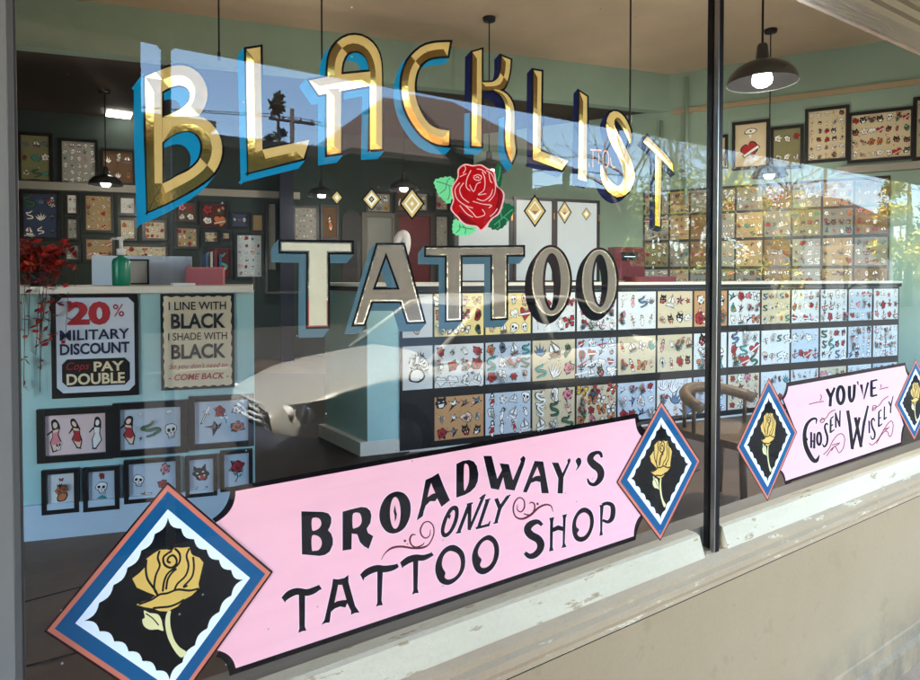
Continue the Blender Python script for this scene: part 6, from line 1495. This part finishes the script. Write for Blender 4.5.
tb_, pb = pole("brown utility pole mirrored against the sky at right", 824, -21, 168, arms=False)
def wire(a, b, sag, label):
    m = MB(); a, b = Vector(a), Vector(b)
    m.tube([a.lerp(b, u) - Vector((0, 0, sag * 4 * u * (1 - u))) for u in [i / 16 for i in range(17)]], .018, 4)
    tag(m.build("overhead_wire", mat("black wire", (20, 20, 22), .5), loc=a), label, "wire", "overhead wires")
for k, t_ in enumerate(ta[:6:2]):
    wire(t_, (t_[0] - 30, t_[1] - 2, t_[2] + .5 + k * .3), .8, "overhead wire running left from the dark utility pole, %s" % ("highest", "middle one", "lowest")[k])
    wire(t_, (t_[0] + 36, t_[1] + 1, t_[2] + .2), 1.0, "overhead wire running behind the brown house, %s" % ("highest", "middle one", "lowest")[k])
wire(pb, (pb[0] + 30, pb[1] + 4, pb[2] - .8), .6, "single overhead wire running right from the brown pole")

# ------------------------------------------------------------------ silver car parked nose-in at the kerb
M_silver_car = mat("silver car paint", (150, 147, 138), .36, metal=.0, var=.015, scale=30)
M_carblack = mat("black car plastic", (22, 22, 24), .5)
M_carlow_shade = mat("painted low car shade", (34, 37, 46), .45)  # silver car's shaded bumper and lower sides, the shade put into the colour
M_carglass = mat("car window", (26, 32, 36), .05, spec=.7)
M_tyre = mat("tyre rubber", (22, 22, 22), .8)
M_rim = mat("alloy rim", (170, 172, 174), .3, metal=.9)
M_chrome = mat("chrome", (220, 220, 222), .1, metal=1.0)
M_lens = mat("headlight lens", (52, 56, 58), .12, metal=.0, spec=.8)
nv = PZ(248, 5.1, 0); nose = Vector((nv.x, -nv.y, RZ))
hl, hZ = -0.80, -0.60
hv = Vector((ST * hl + CT * hZ, -(-CT * hl + ST * hZ), 0)).normalized()      # heading, mirrored into the street
sv_ = Vector((-hv.y, hv.x, 0))
def CP(x, y, z): return nose - hv * x + sv_ * y + Vector((0, 0, z))             # x back from the nose, y across, z up
root = thing("parked_car", "silver sedan parked nose in at the kerb, mirrored between the two counters", "car", nose)
ST_ = [  # x, half width, z of bottom, shoulder, deck edge, deck centre
    (0.00, .52, .34, .50, .60, .625), (0.06, .66, .26, .50, .655, .69), (0.20, .78, .22, .52, .70, .745), (0.45, .845, .20, .60, .785, .845), (0.80, .875, .20, .66, .845, .91), (1.20, .885, .20, .71, .89, .955), (1.45, .89, .20, .73, .91, .975),
    (2.2, .895, .20, .75, .92, .96), (3.0, .895, .20, .77, .93, .97), (3.7, .88, .22, .79, .94, .98), (4.2, .84, .24, .79, .95, .985), (4.55, .76, .30, .78, .92, .95), (4.68, .64, .38, .72, .86, .88)]
prof = []
for x, hw_, zb, zsd, zd, zc in ST_:
    prof.append([(0, zb), (hw_ * .85, zb), (hw_ * .97, zb + .10), (hw_, zsd * .72 + zb * .28), (hw_ * .995, zsd), (hw_ * .93, zd - .035), (hw_ * .84, zd), (hw_ * .45, zc - .008), (0, zc)])
m = MB(); np_ = len(prof[0])
for sgn_ in (1, -1):
    b0 = len(m.v)
    for (x, *_), pr in zip(ST_, prof):
        for y, z in pr: m.v.append(CP(x, y * sgn_, z))
    for i in range(len(prof) - 1):
        for j in range(np_ - 1):
            a = b0 + i * np_ + j; f = [a, a + 1, a + np_ + 1, a + np_]; f = f if sgn_ < 0 else f[::-1]
            low = j <= 1; m.f.append(f); m.m.append(1 if low else 0)
    m.f.append([b0 + j for j in range(np_)]); m.m.append(0); e = b0 + (len(prof) - 1) * np_; m.f.append([e + j for j in range(np_)]); m.m.append(0)
m.build("body", [M_silver_car, M_carlow_shade], root, smooth=True)
# cabin
cb_ = [(1.30, .74, .90), (1.95, .60, 1.36), (2.35, .585, 1.425), (3.1, .58, 1.42), (3.55, .57, 1.34), (4.10, .68, .96)]
m = MB()
ptsL = [CP(x, -h, z) for x, h, z in cb_]; ptsR = [CP(x, h, z) for x, h, z in cb_]
baseL = [CP(x, -.80, .90) for x, h, z in cb_]; baseR = [CP(x, .80, .90) for x, h, z in cb_]
for i in range(len(cb_) - 1):
    m.add([ptsL[i], ptsR[i], ptsR[i + 1], ptsL[i + 1]], [(0, 1, 2, 3)], 0 if 1 <= i <= 3 else 1)
    m.add([ptsL[i], ptsL[i + 1], baseL[i + 1], baseL[i]], [(0, 1, 2, 3)], 1); m.add([ptsR[i], baseR[i], baseR[i + 1], ptsR[i + 1]], [(0, 1, 2, 3)], 1)
m.build("cabin", [M_silver_car, M_carglass], root)
pil = MB()
for P_ in (ptsL, ptsR):
    pil.tube([P_[0], P_[1], P_[2], P_[3], P_[4], P_[5]], .032, 6)
for s_ in (-1, 1): pil.tube([CP(2.7, .58 * s_, 1.42), CP(2.75, .82 * s_, .92)], .035, 6)
pil.build("roof_pillars", M_silver_car, root, smooth=True)
# grille, badge, bumper, lamps
g = MB()
g.add([CP(-.012, -.36, .50), CP(-.012, .36, .50), CP(.03, .44, .63), CP(.03, -.44, .63), CP(.10, -.36, .50), CP(.10, .36, .50), CP(.12, .44, .63), CP(.12, -.44, .63)], [(3, 2, 1, 0), (4, 5, 6, 7), (0, 1, 5, 4), (1, 2, 6, 5), (2, 3, 7, 6), (3, 0, 4, 7)])
gr = g.build("grille", M_carblack, root)
bars = MB()
for zz, dx in ((.505, -.018), (.545, -.010), (.585, .002), (.632, .016)): bars.tube([CP(dx + .03, -.40, zz), CP(dx - .004, -.2, zz), CP(dx - .008, 0, zz), CP(dx - .004, .2, zz), CP(dx + .03, .40, zz)], .012, 6)
bars.build("grille_bars", mat("pale grille bars", (200, 200, 196), .3, metal=.2), gr, smooth=True)
b = MB(); b.tube([CP(-.014, 0, .567), CP(-.026, 0, .567)], .05, 20); bb_ = b.build("badge_oval", M_chrome, gr, smooth=True)
bp_ = MB()
bpts = [CP(x, y, .36) for x, y in ((.55, -.885), (.22, -.82), (.06, -.66), (-.03, -.34), (-.045, 0), (-.03, .34), (.06, .66), (.22, .82), (.55, .885))]
bp_.tube(bpts, [.06, .085, .10, .11, .11, .11, .10, .085, .06], 12); bp_.build("front_bumper", M_carlow_shade, root, smooth=True)
lo = MB(); lo.add([CP(-.10, -.55, .27), CP(-.10, .55, .27), CP(-.115, .55, .34), CP(-.115, -.55, .34), CP(0, -.55, .27), CP(0, .55, .27), CP(0, .55, .34), CP(0, -.55, .34)], [(3, 2, 1, 0), (4, 5, 6, 7), (0, 1, 5, 4), (1, 2, 6, 5), (2, 3, 7, 6), (3, 0, 4, 7)]); lo.build("air_intake", M_carblack, root)
pb_ = MB(); pb_.add([CP(-.170, -.22, .33), CP(-.170, .22, .33), CP(-.165, .22, .43), CP(-.165, -.22, .43), CP(-.155, -.22, .33), CP(-.155, .22, .33), CP(-.15, .22, .43), CP(-.15, -.22, .43)], [(3, 2, 1, 0), (4, 5, 6, 7), (0, 1, 5, 4), (1, 2, 6, 5), (2, 3, 7, 6), (3, 0, 4, 7)]); pb_.build("plate_bracket", M_carblack, root)
for s_ in (-1, 1):
    h = MB(); sec = [(.045, .46, .56, .655), (.09, .60, .535, .672), (.18, .735, .535, .70), (.36, .835, .57, .735), (.58, .878, .65, .755)]
    for x, y, za, zb in sec:
        h.v += [CP(x - .022, y * s_ + .0 * s_, za), CP(x - .006, (y + .016) * s_, (za + zb) / 2), CP(x + .015, (y + .006) * s_, zb)]
    for i in range(len(sec) - 1):
        for j in range(2): a = i * 3 + j; h.f.append([a, a + 1, a + 4, a + 3]); h.m.append(0)
    hl_ = h.build("headlight", M_lens, root, smooth=True)
    for x, y in ((.11, .615), (.22, .735)):
        q = MB(); q.tube([CP(x - .03, (y + .012) * s_, .612), CP(x + .02, y * s_, .612)], [.062, .04], 16); q.build("lamp_bowl", mat("lamp bowl white", (226, 226, 220), .3), hl_, smooth=True)
    q = MB(); q.tube([CP(.02, .52 * s_, .30), CP(-.045, .51 * s_, .30)], .055, 14); q.build("fog_lamp", M_lens, root, smooth=True)
    mr = MB(); mr.obox(CP(1.62, .98 * s_, .98), hv * .05, sv_ * .09, (0, 0, .06)); mr.build("side_mirror", M_silver_car, root)
    for wx in (.92, 3.62):
        w_ = MB(); w_.tube([CP(wx, .70 * s_, .315), CP(wx, .71 * s_, .315), CP(wx, .88 * s_, .315), CP(wx, .90 * s_, .315)], [.29, .315, .315, .285], 28)
        wh = w_.build("wheel", M_tyre, root, smooth=True)
        r_ = MB(); r_.tube([CP(wx, .895 * s_, .315), CP(wx, .906 * s_, .315)], [.205, .195], 24); r_.build("rim", M_rim, wh, smooth=True)
# a dark parked vehicle further along, mirrored low behind the second badge
def van(label, px, y, col, L=4.4):
    x = at(px, y); r = thing("parked_van", label, "van", (x, y, RZ))
    pr = [(0, .35), (0, .85), (.25, .98), (1.0, 1.05), (1.55, 1.62), (1.75, 1.70), (4.1, 1.68), (4.38, 1.2), (4.42, .4)]
    n = len(pr); m = MB(); vs = [(x + a, y - .85, RZ + z) for a, z in pr] + [(x + a, y + .85, RZ + z) for a, z in pr]
    m.add(vs, [list(range(n))[::-1], list(range(n, 2 * n))] + [(i, (i + 1) % n, n + (i + 1) % n, n + i) for i in range(n)]); m.build("body", mat("van paint", col, .3, metal=.3), r)
    for a0, a1 in ((1.5, 2.3), (2.4, 3.2), (3.3, 4.05)):
        MB().box((x + a0, y + .851, RZ + 1.12), (x + a1, y + .86, RZ + 1.55)).build("window", M_carglass, r)
    for a in (.85, 3.6):
        for s_ in (-1, 1): MB().tube([(x + a, y + .70 * s_, RZ + .33), (x + a, y + .88 * s_, RZ + .33)], .33, 22).build("wheel", M_tyre, r, smooth=True)
van("dark van parked across the street, mirrored right of the long counter", 628, -8.6, (34, 36, 42))
# brick pier at the end of the canopy
xp = at(143, -3.0)
pier = MB().box((-3.6, -3.35, -.15), (xp, -3.0, CZ + .12))
tag(pier.build("brick_pier", M_brick, loc=(-1.5, -3.1, 0)), "dark brick pier at the left end of the canopy, mirrored left of the gold B", "pier")
